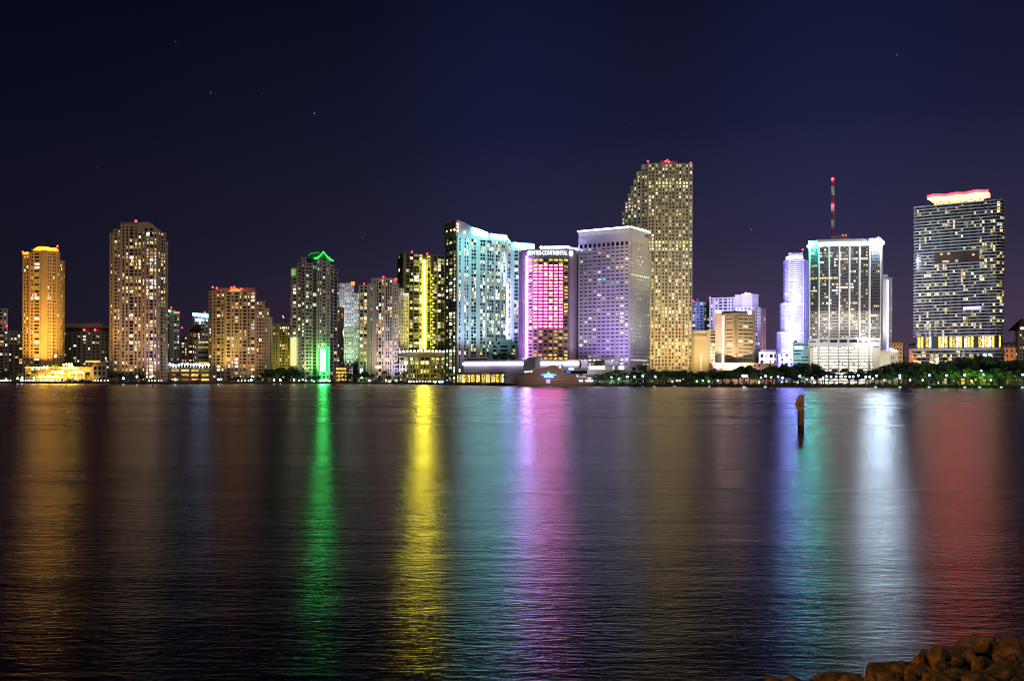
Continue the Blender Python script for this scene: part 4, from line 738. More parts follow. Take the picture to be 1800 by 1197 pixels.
def crown_mesh(seed, rx, rz, n_l, count, sz):
    r = random.Random(seed); m = MB(); lumps = []
    for i in range(n_l):
        a = r.uniform(0, 2 * math.pi); d = math.sqrt(r.random()) * rx * .78; hz = r.uniform(-.45, .75) * rz * (1 - (d / rx) ** 2 * .55)
        lumps.append((Vector((math.cos(a) * d, math.sin(a) * d, hz)), r.uniform(.24, .42) * rx))
    for i in range(count):
        c, rad = r.choice(lumps); v = Vector((r.gauss(0, 1), r.gauss(0, 1), r.gauss(0, 1))).normalized(); p = c + Vector((v.x, v.y, v.z * .72)) * rad * r.uniform(.72, 1.08)
        t = Vector((r.gauss(0, 1), r.gauss(0, 1), r.gauss(0, .6))).normalized(); u = t.cross(v).normalized() if t.cross(v).length > .1 else Vector((1, 0, 0)); t = u.cross(v).lerp(v, r.uniform(-.5, .5)).normalized()
        s_ = sz * r.uniform(.6, 1.4); m.add([p - u * s_ * .5, p + t * s_ * .9 - u * s_ * .1, p + u * s_ * .5, p - t * s_ * .7], [(0, 1, 2, 3)])
    return m, lumps
def tree_proto(seed, rx, rz, th):
    """th: trunk height"""
    root = thing('park_tree', 'leafy tree', 'tree', (0, 0, 0)); m, lumps = crown_mesh(seed, rx, rz, 15, 1500, .95); m.v = [(a, b_, c + th + rz * .55) for a, b_, c in m.v]; m.build('crown', LEAF, root)
    m = MB(); m.tube((0, 0, -.3), (.2, 0, th * .7), .55, .4, 8); r = random.Random(seed)
    for c, rad in lumps[:6]: m.tube((.2, 0, th * .68), (c.x * .75, c.y * .75, c.z + th + rz * .5), .26, .08, 5)
    m.build('trunk', BARK, root); return root
def palm_proto(seed, hgt):
    root = thing('palm_tree', 'palm tree', 'palm tree', (0, 0, 0)); r = random.Random(seed); m = MB(); pts = [Vector((math.sin(i / 6 * 1.2) * .5, 0, hgt * i / 6)) for i in range(7)]
    for i in range(6): m.tube(pts[i] - Vector((0, 0, .3 if i == 0 else 0)), pts[i + 1], .30 - i * .022, .28 - i * .022, 7)
    m.build('trunk', BARK, root); m = MB(); T = pts[-1]
    for k in range(17):
        a = k * 2.4 + r.uniform(-.2, .2); up = r.uniform(.15, 1.1) if k % 3 else r.uniform(-.3, .2); L = r.uniform(2.6, 3.7); prev = T; d = Vector((math.cos(a), math.sin(a), up)).normalized(); side = Vector((-math.sin(a), math.cos(a), 0))
        for i in range(7):
            q = prev + d * L / 7; d = (d + Vector((0, 0, -.24))).normalized(); wd = .85 * math.sin((i + 1.2) / 8.2 * math.pi) + .1
            for sg in (-1, 1):
                m.add([prev, q, q + side * sg * wd + d * .35 - Vector((0, 0, .35 * wd)), prev.lerp(q, .3) + side * sg * wd * .9 - Vector((0, 0, .35 * wd))], [(0, 1, 2, 3)])
            prev = q
    m.build('crown', PALMLEAF, root); return root
def bush_proto(seed):
    m, _ = crown_mesh(seed, 2.2, 1.2, 9, 420, .5); m.v = [(a, b_, max(c + 1.0, -.1)) for a, b_, c in m.v]; o = m.build('bush', LEAF); o['category'] = 'bush'; return o
TP = [tree_proto(s_, rx, rz, th) for s_, rx, rz, th in ((11, 6.5, 4.2, 5.5), (12, 7.5, 4.6, 5.0), (13, 5.5, 4.8, 6.0), (14, 8.5, 5.0, 5.5), (15, 6.2, 5.6, 4.5))]
PP = [palm_proto(21, 9.5), palm_proto(22, 7.5), palm_proto(23, 11.0)]; BP = [bush_proto(31), bush_proto(32)]
used = set()
def put(root, loc, sc, rz, group):
    if root.name not in used: used.add(root.name); c = root
    else:
        c = root.copy(); col.objects.link(c)
        for ch in [o for o in bpy.data.objects if o.parent == root]:
            k = ch.copy(); col.objects.link(k); k.parent = c
    c.location = loc; c.scale = sc if isinstance(sc, tuple) else (sc, sc, sc); c.rotation_euler = (0, 0, rz); c['group'] = group; return c
items = []
# park trees on the right: (px, top y, distance behind the shore, kind)
r = random.Random(5)
def tree_at(px, ytop, back, kind=None, base=None):
    Y = shoreY(px) + back; zt = ZZ(px, ytop, Y); k = TP[r.randrange(5)] if kind is None else TP[kind]
    hh = {0: 5.5 + 4.2 * 1.5, 1: 5 + 4.6 * 1.5, 2: 6 + 4.8 * 1.5, 3: 5.5 + 7.5, 4: 4.5 + 8.4}[TP.index(k)]; bz = GZ if base is None else base; s_ = (zt - bz) / hh
    sx = s_ * r.uniform(.95, 1.25); o = put(k, (XX(px, Y), Y, bz), (sx, sx, s_), r.uniform(0, 6.28), 'leafy trees along the waterfront'); items.append((px, o, ['broad leafy tree', 'wide leafy tree', 'tall leafy tree', 'large spreading tree', 'full round tree'][TP.index(k)])); return o
def palm_at(px, ytop, back):
    Y = shoreY(px) + back; zt = ZZ(px, ytop, Y); k = r.randrange(3); s_ = (zt - GZ) / ([9.5, 7.5, 11][k] + 1.6)
    o = put(PP[k], (XX(px, Y), Y, GZ), s_, r.uniform(0, 6.28), 'palm trees along the waterfront'); items.append((px, o, ['palm with a medium trunk', 'stocky palm', 'tall slender palm'][k])); return o
for px, y, bk in ((1068, 650, 30), (1084, 648, 25), (1100, 652, 18), (1112, 650, 40), (1128, 638, 30), (1136, 648, 22), (1146, 646, 35), (1160, 650, 25), (1172, 648, 40), (1184, 650, 22), (1214, 652, 28), (1232, 650, 34), (1250, 648, 25), (1262, 650, 40),
                  (1276, 649, 30), (1286, 652, 20), (1328, 652, 20), (1420, 648, 24), (1436, 640, 36), (1446, 646, 30), (1458, 650, 30), (1468, 646, 42), (1482, 645, 30), (1512, 646, 40), (1532, 648, 28), (1546, 646, 30), (1631, 634, 40), (1790, 640, 30)): palm_at(px, y, bk)
for px, y, bk in ((1152, 651, 48), (1178, 652, 50), (1198, 650, 46), (1240, 654, 45), (1298, 646, 44), (1308, 641, 40), (1318, 645, 46), (1338, 650, 38), (1350, 648, 50), (1364, 642, 46), (1378, 639, 44), (1392, 641, 50), (1406, 638, 44), (1418, 638, 52), (1450, 652, 50), (1494, 652, 48),
                  (1522, 650, 50), (1556, 642, 46), (1568, 638, 48), (1582, 636, 44), (1596, 636, 50), (1610, 636, 46), (1624, 638, 44), (1640, 640, 50), (1656, 640, 46), (1672, 636, 48), (1688, 630, 46), (1704, 627, 50), (1720, 625, 46), (1736, 627, 50), (1752, 630, 46), (1768, 634, 50), (1784, 632, 46), (1800, 634, 48), (1818, 632, 50),
                  (1590, 648, 22), (1616, 650, 20), (1648, 650, 24), (1676, 648, 20), (1702, 644, 22), (1724, 648, 18), (1748, 646, 22), (1776, 650, 20), (1798, 650, 22), (1332, 654, 24), (1560, 654, 22), (1396, 656, 22), (1052, 657, 14), (1066, 655, 18), (1080, 654, 16), (1094, 655, 15), (1106, 654, 20), (1120, 652, 34), (1140, 653, 30), (1166, 653, 30), (1188, 652, 32), (1206, 653, 34), (1222, 654, 36), (1256, 652, 34), (1270, 652, 36), (1284, 650, 34), (1344, 650, 30), (1358, 651, 30), (1212, 660, 14), (1244, 660, 14), (1436, 651, 40), (1466, 654, 44), (1508, 654, 44), (1538, 652, 40)): tree_at(px, y, bk)
# left and middle shores
for px, y, bk in ((4, 652, 30), (18, 650, 34), (32, 654, 26), (196, 652, 22), (212, 655, 26), (229, 657, 20), (246, 658, 22), (478, 648, 30), (492, 645, 34), (506, 646, 30), (520, 648, 24), (524, 660, 12), (545, 662, 12), (556, 660, 16), (440, 662, 12), (455, 662, 14), (468, 664, 10), (416, 661, 14), (616, 658, 14), (628, 655, 18), (640, 652, 20), (652, 656, 14), (668, 662, 10), (684, 660, 14), (582, 662, 12), (404, 664, 8), (470, 653, 40)): tree_at(px, y, bk)
for px, y, bk in ((50, 656, 16), (96, 636, 60), (62, 650, 30), (313, 655, 14), (322, 659, 10), (352, 657, 14), (366, 660, 12), (392, 661, 10), (700, 652, 16), (710, 651, 18), (676, 650, 18), (724, 658, 14), (738, 658, 16), (752, 657, 14), (764, 656, 16), (776, 652, 16), (794, 658, 12), (800, 656, 14), (812, 655, 12), (822, 659, 10), (888, 660, 10), (1060, 662, 12), (604, 659, 10)): palm_at(px, y, bk)
for px, y, Y, bz in ((874, 621, 965, 634), (888, 619, 968, 634), (900, 622, 962, 634), (1048, 637, 948, 646), (1056, 633, 950, 646), (1603, 603, 1032, 613), (1769, 602, 1002, 611), (1778, 601, 1004, 611)):
    k = TP[0]; z0 = ZZ(px, bz, Y); s_ = (ZZ(px, y, Y) - z0) / 11.8; o = put(k, (XX(px, Y), Y, z0), (s_ * 1.35, s_ * 1.35, s_), px, 'small trees on roof terraces'); items.append((px, o, 'small roof terrace tree'))
place_label(items); bitems = []
for px in [1052 + i * 13.7 for i in range(55)]:
    Y = shoreY(px) + r.uniform(9, 16); s_ = r.uniform(.7, 1.2); k = BP[r.randrange(2)]
    if k.name not in used: used.add(k.name); c = k
    else: c = k.copy(); col.objects.link(c)
    c.location = (XX(px, Y), Y, GZ); c.scale = (s_ * 1.3, s_, s_); c['category'] = 'bush'; c['group'] = 'bushes behind the park railing'; bitems.append((px, c, 'low sea wall bush'))
for px in [8, 20, 30, 110, 122, 132, 144, 156, 198, 214, 236, 252, 300, 312, 345, 385, 398, 432, 445, 466, 505, 518, 532, 586, 600, 612, 660, 690, 705, 716, 735]:
    Y = shoreY(px) + r.uniform(4, 9); s_ = r.uniform(.8, 1.3); c = BP[px % 2].copy(); col.objects.link(c); c.location = (XX(px, Y), Y, GZ); c.scale = (s_ * 1.5, s_, s_); c['group'] = 'bushes along the left promenade'; bitems.append((px, c, 'low promenade bush'))
place_label(bitems)
for px, kw, c in ((1075, 7, (.5, 1, .75)), (1100, 6, (.6, 1, .8)), (1160, 5, (.8, 1, .3)), (1235, 6, (.4, 1, .4)), (1330, 6, (.9, 1, .3)), (1500, 5, (1, .8, .5)), (1575, 8, (.5, 1, .2)), (1640, 9, (.45, 1, .15)), (1660, 10, (.45, 1, .15)), (1690, 14, (.35, 1, .15)), (1712, 22, (.4, 1, .1)), (1735, 18, (.4, 1, .1)), (1755, 8, (.3, 1, .3)), (1790, 8, (.4, 1, .3)), (740, 8, (1, .9, .2)), (490, 6, (.5, .9, .3)), (815, 4, (1, .8, .3)), (320, 5, (1, .7, .3))):
    Y = shoreY(px); spot(P(px, 672, Y + 1), P(px, 655, Y + 22), c, kw * 1.0, 110, r=1)

# ================================================================ LAMPS
li = []
def lamp_proto(h, rad, name, m_, cat='street lamp'):
    root = thing(name, 'lamp', cat, (0, 0, 0)); m = MB(); m.tube((0, 0, 0), (0, 0, h - rad), .11, .08, 6); m.tube((0, 0, 0), (0, 0, .5), .25, .2, 6); m.build('post', solid('steel_dark', (.1, .1, .1), .5), root)
    m = MB(); m.ball((0, 0, h), rad, n=10, m=7); m.build('globe', m_, root); return root
LB = lamp_proto(7, .85, 'street_lamp', emis('globe_blue', (.42, .50, 1), 13)); LW = lamp_proto(6, .6, 'street_lamp', emis('globe_warm', (1, .85, .6), 9)); LQ = lamp_proto(1.8, .48, 'bollard_lamp', emis('globe_mauve', (1, .74, .80), 11), 'bollard lamp'); LF = lamp_proto(8, .95, 'street_lamp', emis('globe_white', (.62, .68, 1), 24))
LG = lamp_proto(5, .6, 'street_lamp', emis('globe_green', (.35, 1, .72), 12))
def lamp_at(proto, px, y, back, group, wd, base=None):
    Y = shoreY(px) + back; h = {LB.name: 7, LW.name: 6, LQ.name: 1.8, LF.name: 8, LG.name: 5}[proto.name if proto.name in (LB.name, LW.name, LQ.name, LF.name, LG.name) else LB.name]
    zt = ZZ(px, y, Y); s_ = max(.5, (zt - GZ) / h); o = put(proto, (XX(px, Y), Y, GZ), (1, 1, s_), 0, group)
    for ch in [q for q in bpy.data.objects if q.parent == o]:
        pass
    o.scale = (1, 1, 1); o.location.z = GZ; li.append((px, o, wd))
    for ch in [q for q in bpy.data.objects if q.parent == o]:
        nm = ch.name.split('.')[0]
        if nm == 'globe': ch.location.z = (zt - GZ) - h
        else: ch.scale.z = s_
    return o
for px, y in ((1130, 661), (1152, 662), (1308, 660), (1346, 661), (1368, 662), (1376, 664), (1406, 661), (1428, 664.5), (1447, 664), (1453, 661.5), (1461, 662), (1470, 662), (1478, 662), (1486, 662), (1494, 662), (1500, 662), (1509, 660), (1522, 662.5), (1529, 662.5), (1541, 660.5), (1582, 660), (1582, 664), (1634, 659.5), (1664, 660), (1696, 659), (1729, 658.5), (1725, 652), (1798, 658.5), (1048, 663), (1103, 662)):
    lamp_at(LB, px, y, rnd.uniform(8, 14), 'blue-white globe lamps in the park', 'blue-white globe lamp')
for px, y in ((1338, 664), (1356, 663), (1418, 667), (1442, 667), (1483, 667), (1535, 665), (1600, 668), (1622, 668), (1555, 668), (1676, 669), (1708, 669), (1742, 668), (1190, 669), (1195, 669), (1182, 670), (1515, 668), (1466, 667)): lamp_at(LW, px, y, rnd.uniform(16, 30), 'warm park lamps', 'warm white park lamp')
for px, y in ((1075, 663), (1088, 666), (1236, 669), (1246, 670), (1225, 670), (1262, 669), (532, 668), (538, 669), (548, 668), (552, 670), (526, 669)): lamp_at(LG, px, y, 8, 'green-white lamps', 'green-white lamp')
for px, y in ((31, 665), (39, 664), (57, 648), (98, 626), (217, 665), (241, 662), (384, 667), (389, 667), (442, 668), (482, 668), (493, 668), (517, 668), (564, 669), (569, 669), (574, 668), (579, 669), (720, 671), (733, 671), (765, 671), (773, 671), (685, 671), (308, 667), (650, 669), (133, 665)): lamp_at(LF, px, y, 6, 'bright white lamps on the left shore', 'bright white shore lamp')
for px in list(range(1, 21, 3)) + [37, 41, 45, 49, 53, 57, 60, 72, 77, 82, 88, 93, 100, 106, 112, 167, 172, 178, 184, 190, 262, 267, 273, 279, 284, 419, 425, 431, 437, 441]: lamp_at(LQ, px, 668.8, 2.5, 'bollard lamps on the left quay', 'white bollard lamp')
for i in range(11): lamp_at(LQ, 724 + i * 4.8 + rnd.uniform(-1, 1), 670.5 + rnd.uniform(-.8, .4), 3, 'bollard lamps on the left quay', 'white bollard lamp')
place_label(li)
# tall floodlight mast in the park
fm = thing('floodlight_mast', 'tall pale pole with a wide bright lamp head before the beige banded block', 'floodlight mast', (XX(1306, shoreY(1306) + 6), shoreY(1306) + 6, GZ)); Y = shoreY(1306) + 6
m = MB(); m.tube(fm.location, P(1306, 661, Y), .3, .2); m.build('post', solid('mast_grey', (.4, .4, .4), .5), fm); m = MB(); m.box(P(1309, 660.5, Y), (4.6, 1, 1.5)); m.build('lamp_head', emis('flood_head', (.6, .75, 1), 22), fm)
# waterline lamps glimmering on the sea wall
WL = []
for i, px in enumerate((1066, 1074, 1102, 1130, 1150, 1186, 1248, 1308, 1345, 1539, 1582, 1633, 1696, 1722, 1760, 1797)):
    Y = shoreY(px) - .9; m = MB(); m.box(P(px, 679.2 + (px - 1066) / 734 * 1.6, Y), (1.9, .5, .5)); o = m.build('wall_lamp', emis('wall_lamp', (.75, .9, .85), 3.2)); tag(o, None, 'wall lamp', 'lamps low on the sea wall'); WL.append((px, o, 'small pale sea wall lamp'))
place_label(WL)

# ================================================================ YACHT
Yy = F * H / -uv(975, 679.6)[1]
yt = thing('yacht', 'large brown-grey motor yacht moored bow left before the pink-lit hotel', 'yacht', (XX(975, Yy), Yy, 0))
def yout(pl, dy, th, mt, name, par=yt, lbl=None): q = MB(); q.outline(pl, Yy + dy, th); o = q.build(name, mt, par); return o
HULL = solid('hull_taupe', (.30, .22, .19), .45, var=.06, scale=.1); WHT = solid('yacht_white', (.5, .5, .52), .35)
# hull: tapering bow, real beam
sec_ = [(903, 664.2, 0.3), (908, 661.5, 1.6), (916, 659.5, 3.2), (926, 656.5, 4.6), (938, 652.5, 5.6), (948, 647.5, 6.0), (960, 645.4, 6.2), (966, 643.3, 6.2), (972, 641.2, 6.2), (977, 641.5, 6.2), (982, 646, 6.2), (988, 652, 6.2), (994, 656.4, 6.2), (1012, 657, 6.2), (1014, 659.5, 6.2), (1030, 660, 6.0), (1043, 660.5, 5.6)]
vs = []; fs = []
for px, yt_, hw in sec_:
    x = XX(px, Yy); zt = ZZ(px, yt_, Yy); xb = x if px > 925 else XX(913 + (px - 903) * .55, Yy); hb = hw * .75
    zm = 5.2 if zt > 5.8 else zt - .4
    vs += [(xb, Yy + 6.2 - hb, -.5), (x if px > 903 else x + .1, Yy + 6.2 - hw, min(zm, zt - .3)), (x, Yy + 6.2 - hw * .93, zt), (x, Yy + 6.2 + hw * .93, zt), (x, Yy + 6.2 + hw, min(zm, zt - .3)), (xb, Yy + 6.2 + hb, -.5)]
for i in range(len(sec_) - 1):
    for k in range(5): fs.append((i * 6 + k, (i + 1) * 6 + k, (i + 1) * 6 + k + 1, i * 6 + k + 1)[::-1])
fs.append(tuple(range(6))); fs.append(tuple(range((len(sec_) - 1) * 6, len(sec_) * 6))[::-1])
q = MB(); q.add(vs, fs); q.build('hull', HULL, yt)
yout([(925, 675.3), (1043, 675.3), (1043, 676.2), (925, 676.2)], -.3, .6, solid('hull_line', (.08, .05, .05), .5), 'rubbing_strake')
yout([(984, 646), (1034, 647), (1034, 651.5), (990, 651.5)], 2, 8, WHT, 'upper_deck'); yout([(990, 651.5), (1032, 651.5), (1032, 657), (995, 657)], 2.8, 7, solid('yacht_glass', (.01, .02, .04), .1), 'deck_windows')
yout([(1016, 659.5), (1043, 658), (1045, 661), (1016, 662)], -.6, 12, WHT, 'aft_deck')
yout([(921, 655), (944, 645.5), (946, 646.5), (924, 656)], 3, 6, WHT, 'bow_rail')
q = MB()
for x0, x1, y in ((922, 926, 653.5), (927.5, 930, 653.3), (932, 935, 653.2), (936, 938.5, 653.2)): q.box(P((x0 + x1) / 2, y, Yy + 3), ((x1 - x0) / F * Yy, .4, .7))
q.build('deck_lights', emis('yacht_white_light', (.8, .9, 1), 5), yt)
q = MB(); A = P(979, 646, Yy + 5); q.box(P(985, 645.5, Yy + 5), (6, 4, .6)); q.tube(P(981, 646, Yy + 5), P(984, 637, Yy + 5), .3); q.tube(P(990, 646, Yy + 5), P(985, 637, Yy + 5), .3); q.box(P(985, 640, Yy + 5), (4.5, .5, .35)); q.ball(P(988, 642, Yy + 5), .8); q.build('radar_arch', WHT, yt)
q = MB(); q.ball(P(984, 645.8, Yy + 2.5), .7); q.box(P(1004, 648.5, Yy + 1.6), (4.2, .3, .9)); q.ball(P(979, 641.5, Yy + 3), .6); q.build('deck_lights', emis('yacht_cool_light', (.55, .75, 1), 5), yt)
q = MB(); q.box(P(999, 654, Yy + 2.6), (4, .3, 1.6)); q.build('deck_lights', emis('yacht_blue_light', (.02, .15, .9), 1.2), yt)
q = MB()
for x0, x1, y, h in ((1014, 1030, 660.8, 1.3), (1018, 1024.5, 669.5, 1.2), (1029, 1042.5, 669.5, 1.2), (1033, 1039, 664.8, .8)): q.box(P((x0 + x1) / 2, y, Yy - .35), ((x1 - x0) / F * Yy, .4, h))
q.build('cabin_lights', emis('cabin_light', (.72, .80, 1), 2.6), yt)
q = MB(); q.outline([(950, 659), (978, 659), (974, 664), (968, 666.5), (960, 666.5), (954, 664)], Yy - .15, .3); q.build('name_board', emis('board_blue', (.02, .05, .75), .8), yt)
q = MB(); q.outline([(964, 652.5), (965.6, 656.5), (968, 657.6), (978, 658.3), (978, 659), (951, 659), (951, 658.3), (960.6, 657.6), (962.6, 656.5)], Yy - .5, .3); q.build('star_emblem', emis('emblem_blue', (.10, .55, 1), 3.5), yt)
class _Y: pass
yb = _Y(); yb.Y = Yy; yb.root = yt; o = text_part(yb, 'SEAFAIR', 956, 663.4, -.3, 17, 3.6, emis('name_cyan', (.35, .75, 1), 4.5), name='name_lettering', off=.2)
q = MB(); q.box(P(963.6, 670, Yy - .25), (3.4, .4, 3.2)); q.build('hull_door', emis('door_light', (.8, .7, .85), .7), yt)
q = MB()
for x in (982, 993, 1004): q.tube(P(x, 669.4, Yy - .25), P(x, 669.4, Yy + .2), .55 if x == 982 else .3, n=12)
q.build('portholes', solid('yacht_glass', (.01, .02, .04), .1), yt)
spot(P(975, 676, Yy - 40), P(975, 663, Yy + 4), (1, .62, .50), 20, 100)

# small boats at the quay left of the pavilion
bt = thing('motor_boat', 'small dark boat with a blue lamp moored at the quay left of the pavilion', 'boat', (XX(783, 1000), 1000, 0)); Yb = 1000
q = MB(); q.outline([(768, 675), (772, 677.3), (800, 677.3), (802, 672.5), (790, 672.8)], Yb, 4.5); q.build('hull', solid('boat_dark', (.03, .03, .05), .4), bt); q = MB(); q.outline([(780, 672.6), (783, 669), (794, 669), (796, 672.6)], Yb + 1, 3); q.build('cabin', solid('boat_dark', (.03, .03, .05), .4), bt)
q = MB(); q.tube(P(777, 674, Yb + 1), P(777, 664, Yb + 1), .12); q.build('mast', WHT, bt); q = MB(); q.ball(P(777.5, 670.8, Yb), 1.2); q.build('lamp', emis('boat_blue', (.05, .3, 1), 12), bt)

# ================================================================ CHANNEL MARKERS
def marker(px, ytop, ybase, label, lampc=None, rad=.28):
    Y = F * H / -uv(px, ybase)[1]; b_ = P(px, ybase, Y); t = P(px, ytop, Y); root = thing('channel_marker', label, 'channel marker', (b_.x, Y, 0)); q = MB(); q.tube((b_.x, Y, -1), (b_.x, Y, t.z), rad, rad * .9, 8); q.box((b_.x, Y - .1, t.z - 1.2), (1.0, .15, 1.2)); q.build('post', solid('marker_black', (.015, .015, .02), .6), root)
    if lampc: q = MB(); q.ball((b_.x, Y, t.z + .5), .55, n=10, m=7); q.build('lamp', emis('marker_%g' % px, lampc, 22), root)
marker(1115.5, 663.5, 683.5, 'thin dark channel marker with a green lamp before the park palms', (.05, 1, .3)); marker(1682, 671, 690, 'bare dark pole in the water before the balcony tower', None); marker(268.5, 662, 682.5, 'thin dark channel marker with a red lamp before the arched tan tower', (1, .05, .03), .3); marker(198, 668, 677.5, 'short dark pole in the water before the left foot of the arched tan tower', None)
# near wooden post with its pointed board
Yp = F * H / -uv(1408, 758.5)[1]; x = XX(1408.2, Yp); root = thing('marker_post', 'brown square timber post with a pointed board lettered C, standing in the water', 'marker post', (x, Yp, 0))
TIM = solid('timber_post', (.34, .17, .055), .8, var=.35, scale=1.6, bump=.3); zt = ZZ(1408, 694, Yp); hw = 11.5 / F * Yp / 2; rt = Matrix.Rotation(.35, 4, 'Z')
q = MB(); n8 = 8; prof = [(-1, -1), (1, -1), (1, 1), (-1, 1)]
q.tube((x, Yp, .75), (x, Yp, zt - .12), hw, hw * .98, 10); q.tube((x, Yp, zt - .12), (x, Yp, zt), hw * .98, hw * .7, 10); q.build('pile', TIM, root); q = MB(); q.tube((x, Yp, -1.5), (x, Yp, .75), hw * .99, hw * .99, 10); q.build('wet_base', solid('timber_wet', (.035, .015, .015), .5, var=.3, scale=2), root)
q = MB(); q.outline([(1403.2, 695.2), (1408.5, 693.8), (1413.5, 695.2), (1413.5, 722), (1402.8, 722.5), (1396.2, 710.5)], Yp - hw - .16, .14); q.build('board', solid('board_yellow', (.50, .29, .09), .7, var=.25, scale=2.5), root)
yb2 = _Y(); yb2.Y = Yp; yb2.root = root; text_part(yb2, 'C', 1401.6, 714.3, 0, 4.6, 7.6, solid('letter_black', (.01, .01, .01), .6), name='letter', off=hw + .22, thick=.03, bold=.035)

# ================================================================ ROCKS in the near right corner
RK, n, l, bs = mat('rock'); tc = n.new('ShaderNodeTexCoord')
def rkn(sc, dt):
    t = n.new('ShaderNodeTexNoise'); t.inputs['Scale'].default_value = sc; t.inputs['Detail'].default_value = dt; t.inputs['Roughness'].default_value = .65; l.new(tc.outputs['Object'], t.inputs['Vector']); return t.outputs['Fac']
cr_ = n.new('ShaderNodeValToRGB'); e = cr_.color_ramp.elements; e[0].position = .40; e[0].color = (.010, .007, .005, 1); e[1].position = .62; e[1].color = (.15, .095, .045, 1); l.new(rkn(1.8, 9), cr_.inputs[0]); l.new(cr_.outputs[0], bs.inputs['Base Color']); bs.inputs['Roughness'].default_value = .85
b1 = n.new('ShaderNodeBump'); b1.inputs['Distance'].default_value = .10; l.new(rkn(3.5, 8), b1.inputs['Height']); b2 = n.new('ShaderNodeBump'); b2.inputs['Distance'].default_value = .03; l.new(rkn(16, 5), b2.inputs['Height']); l.new(b1.outputs[0], b2.inputs['Normal']); l.new(b2.outputs[0], bs.inputs['Normal']); rr = random.Random(9)
def rock(px, py, wpx, hpx, Y, label=None, k=0):
    import bmesh
    bm = bmesh.new(); bmesh.ops.create_icosphere(bm, subdivisions=4, radius=1); sd = Vector((k * 7.3, k * 3.1, k * 1.7)); sx, sz = wpx / F * Y / 2, hpx / F * Y / 2
    planes = [(Vector((rr.gauss(0, 1), rr.gauss(0, 1), rr.gauss(0, 1))).normalized(), rr.uniform(.58, .86)) for _ in range(15)]
    for v in bm.verts:
        c = v.co.normalized(); d = 1.0
        for pn, pd in planes:
            t = c.dot(pn)
            if t > 0: d = min(d, pd / t) if t > pd else d
        d *= 1 + .16 * noise.noise(c * 1.7 + sd) + .09 * noise.noise(c * 4.5 + sd) + .045 * noise.noise(c * 11 + sd) + .028 * noise.noise(c * 26 + sd); v.co = c * d
        v.co.x *= sx * 1.12; v.co.y *= sx * 1.0; v.co.z *= sz * 1.12
    me = bpy.data.meshes.new('boulder'); bm.to_mesh(me); bm.free(); me.polygons.foreach_set('use_smooth', [True] * len(me.polygons)); me.materials.append(RK)
    o = bpy.data.objects.new('boulder', me); col.objects.link(o); o.location = P(px, py, Y); o.rotation_euler = (rr.uniform(-.2, .2), rr.uniform(-.25, .25), rr.uniform(0, 6)); tag(o, label, 'boulder', 'boulders of the near shore'); return o
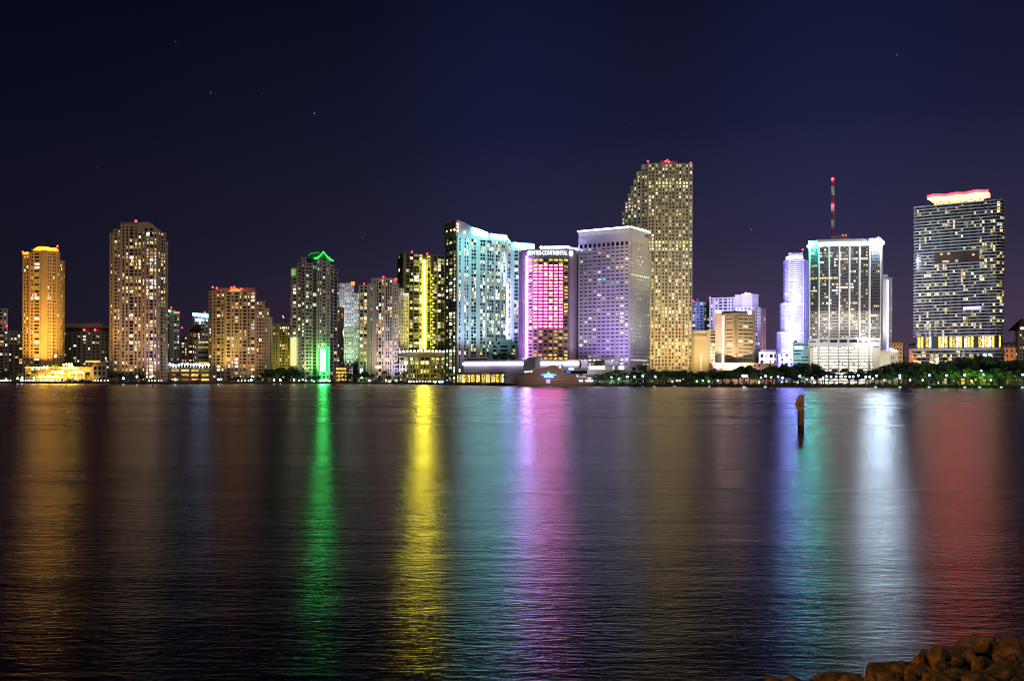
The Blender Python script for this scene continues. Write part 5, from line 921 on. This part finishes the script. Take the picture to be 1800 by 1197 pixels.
RL = [(1722, 1134, 74, 56, 17.2, 'topmost orange-lit boulder of the near pile'), (1679, 1158, 70, 58, 16.8, 'dark rounded boulder just left below the topmost one'), (1655, 1168, 54, 62, 16.2, 'tan boulder left of the dark rounded one'), (1624, 1163, 40, 40, 16.8, 'small reddish boulder near the top left slope of the pile'), (1728, 1172, 48, 52, 15.6, 'lit boulder in the middle right below the topmost one'),
      (1776, 1152, 66, 62, 16.4, 'large boulder right of the topmost one'), (1800, 1150, 50, 60, 17.0, 'boulder cut by the right edge of the view'), (1552, 1180, 84, 40, 17.4, 'wide dark red boulder on the left of the pile'), (1542, 1190, 54, 34, 16.2, 'low tan boulder in front of the wide dark red one'), (1592, 1184, 60, 46, 16.6, 'brown boulder in the middle of the pile, at the bottom edge'),
      (1463, 1194, 84, 32, 16.8, 'flat boulder left of the pile at the bottom edge'), (1392, 1199, 40, 22, 17.3, 'tiny dark boulder tip at the bottom edge'), (1360, 1202, 44, 20, 17.0, 'leftmost boulder tip at the bottom edge'), (1620, 1192, 60, 50, 15.6, 'tan boulder at the bottom edge under the reddish one'), (1684, 1190, 40, 40, 15.0, 'small greenish boulder at the bottom edge'), (1716, 1202, 70, 40, 14.6, 'flat rusty boulder at the bottom edge'),
      (1762, 1190, 70, 56, 15.0, 'dark boulder in the lower right corner'), (1808, 1196, 60, 70, 15.2, 'half hidden boulder in the far lower right corner'), (1500, 1200, 60, 24, 16.0, 'low dark boulder right of the flat one'), (1650, 1205, 60, 40, 14.6, 'shaded boulder in a gap at the bottom edge')]
for k, (a, c, w_, h_, Y, lb) in enumerate(RL): rock(a, c, w_, h_, Y, lb, k)
for k in range(26):
    a = rr.uniform(1520, 1830); top_ = 1180 if a < 1600 else (1180 - (a - 1600) * .45 if a < 1720 else 1135); c_ = rr.uniform(top_ + 8, 1200); w_ = rr.uniform(14, 30); Y = 17.2 - (c_ - 1130) / 70 * 2.2 - .3
    rock(a, c_, w_, w_ * rr.uniform(.7, .95), Y, 'small wedge of stone filling a gap between the near boulders', 40 + k)['group'] = 'small stones between the near boulders'
q = MB(); pl = [(2.8, 20, -.8), (7.2, 19, -.8), (30, 22, -.8), (30, 4, 3.2), (6.5, 4, 3.2), (5, 13, 0.0)]; q.add([(4.2, 17.6, -.6), (9, 18.4, .4), (30, 21, -.6), (30, 6, 3.4), (4, 6, 1.6), (5, 12, .2)], [(0, 5, 4, 3, 2, 1)]); tag(q.build('bank', solid('bank_soil', (.03, .022, .015), .95, var=.4, scale=1)), kind='structure')
spot((-12, 13, 9), (8, 17, 1), (1, .42, .07), 13.0, 50, r=.12); spot((-6, -4, 9), (x, Yp, 1.5), (1, .50, .14), 38, 10, r=.3)

# ================================================================ finish
for o in list(bpy.data.objects):
    if '_org' in o: del o['_org']
scene.render.engine = 'CYCLES'; cy = scene.cycles; cy.use_denoising = True; cy.pixel_filter_type = 'BLACKMAN_HARRIS'; cy.filter_width = 1.15
try: cy.denoiser = 'OPENIMAGEDENOISE'
except Exception: pass
cy.max_bounces = 5; cy.diffuse_bounces = 2; cy.glossy_bounces = 3; cy.transmission_bounces = 2; cy.sample_clamp_indirect = 0; cy.use_light_tree = True; cy.caustics_reflective = False
scene.view_settings.view_transform = 'Standard'; scene.view_settings.look = 'None'; scene.view_settings.exposure = 0; scene.view_settings.gamma = 1
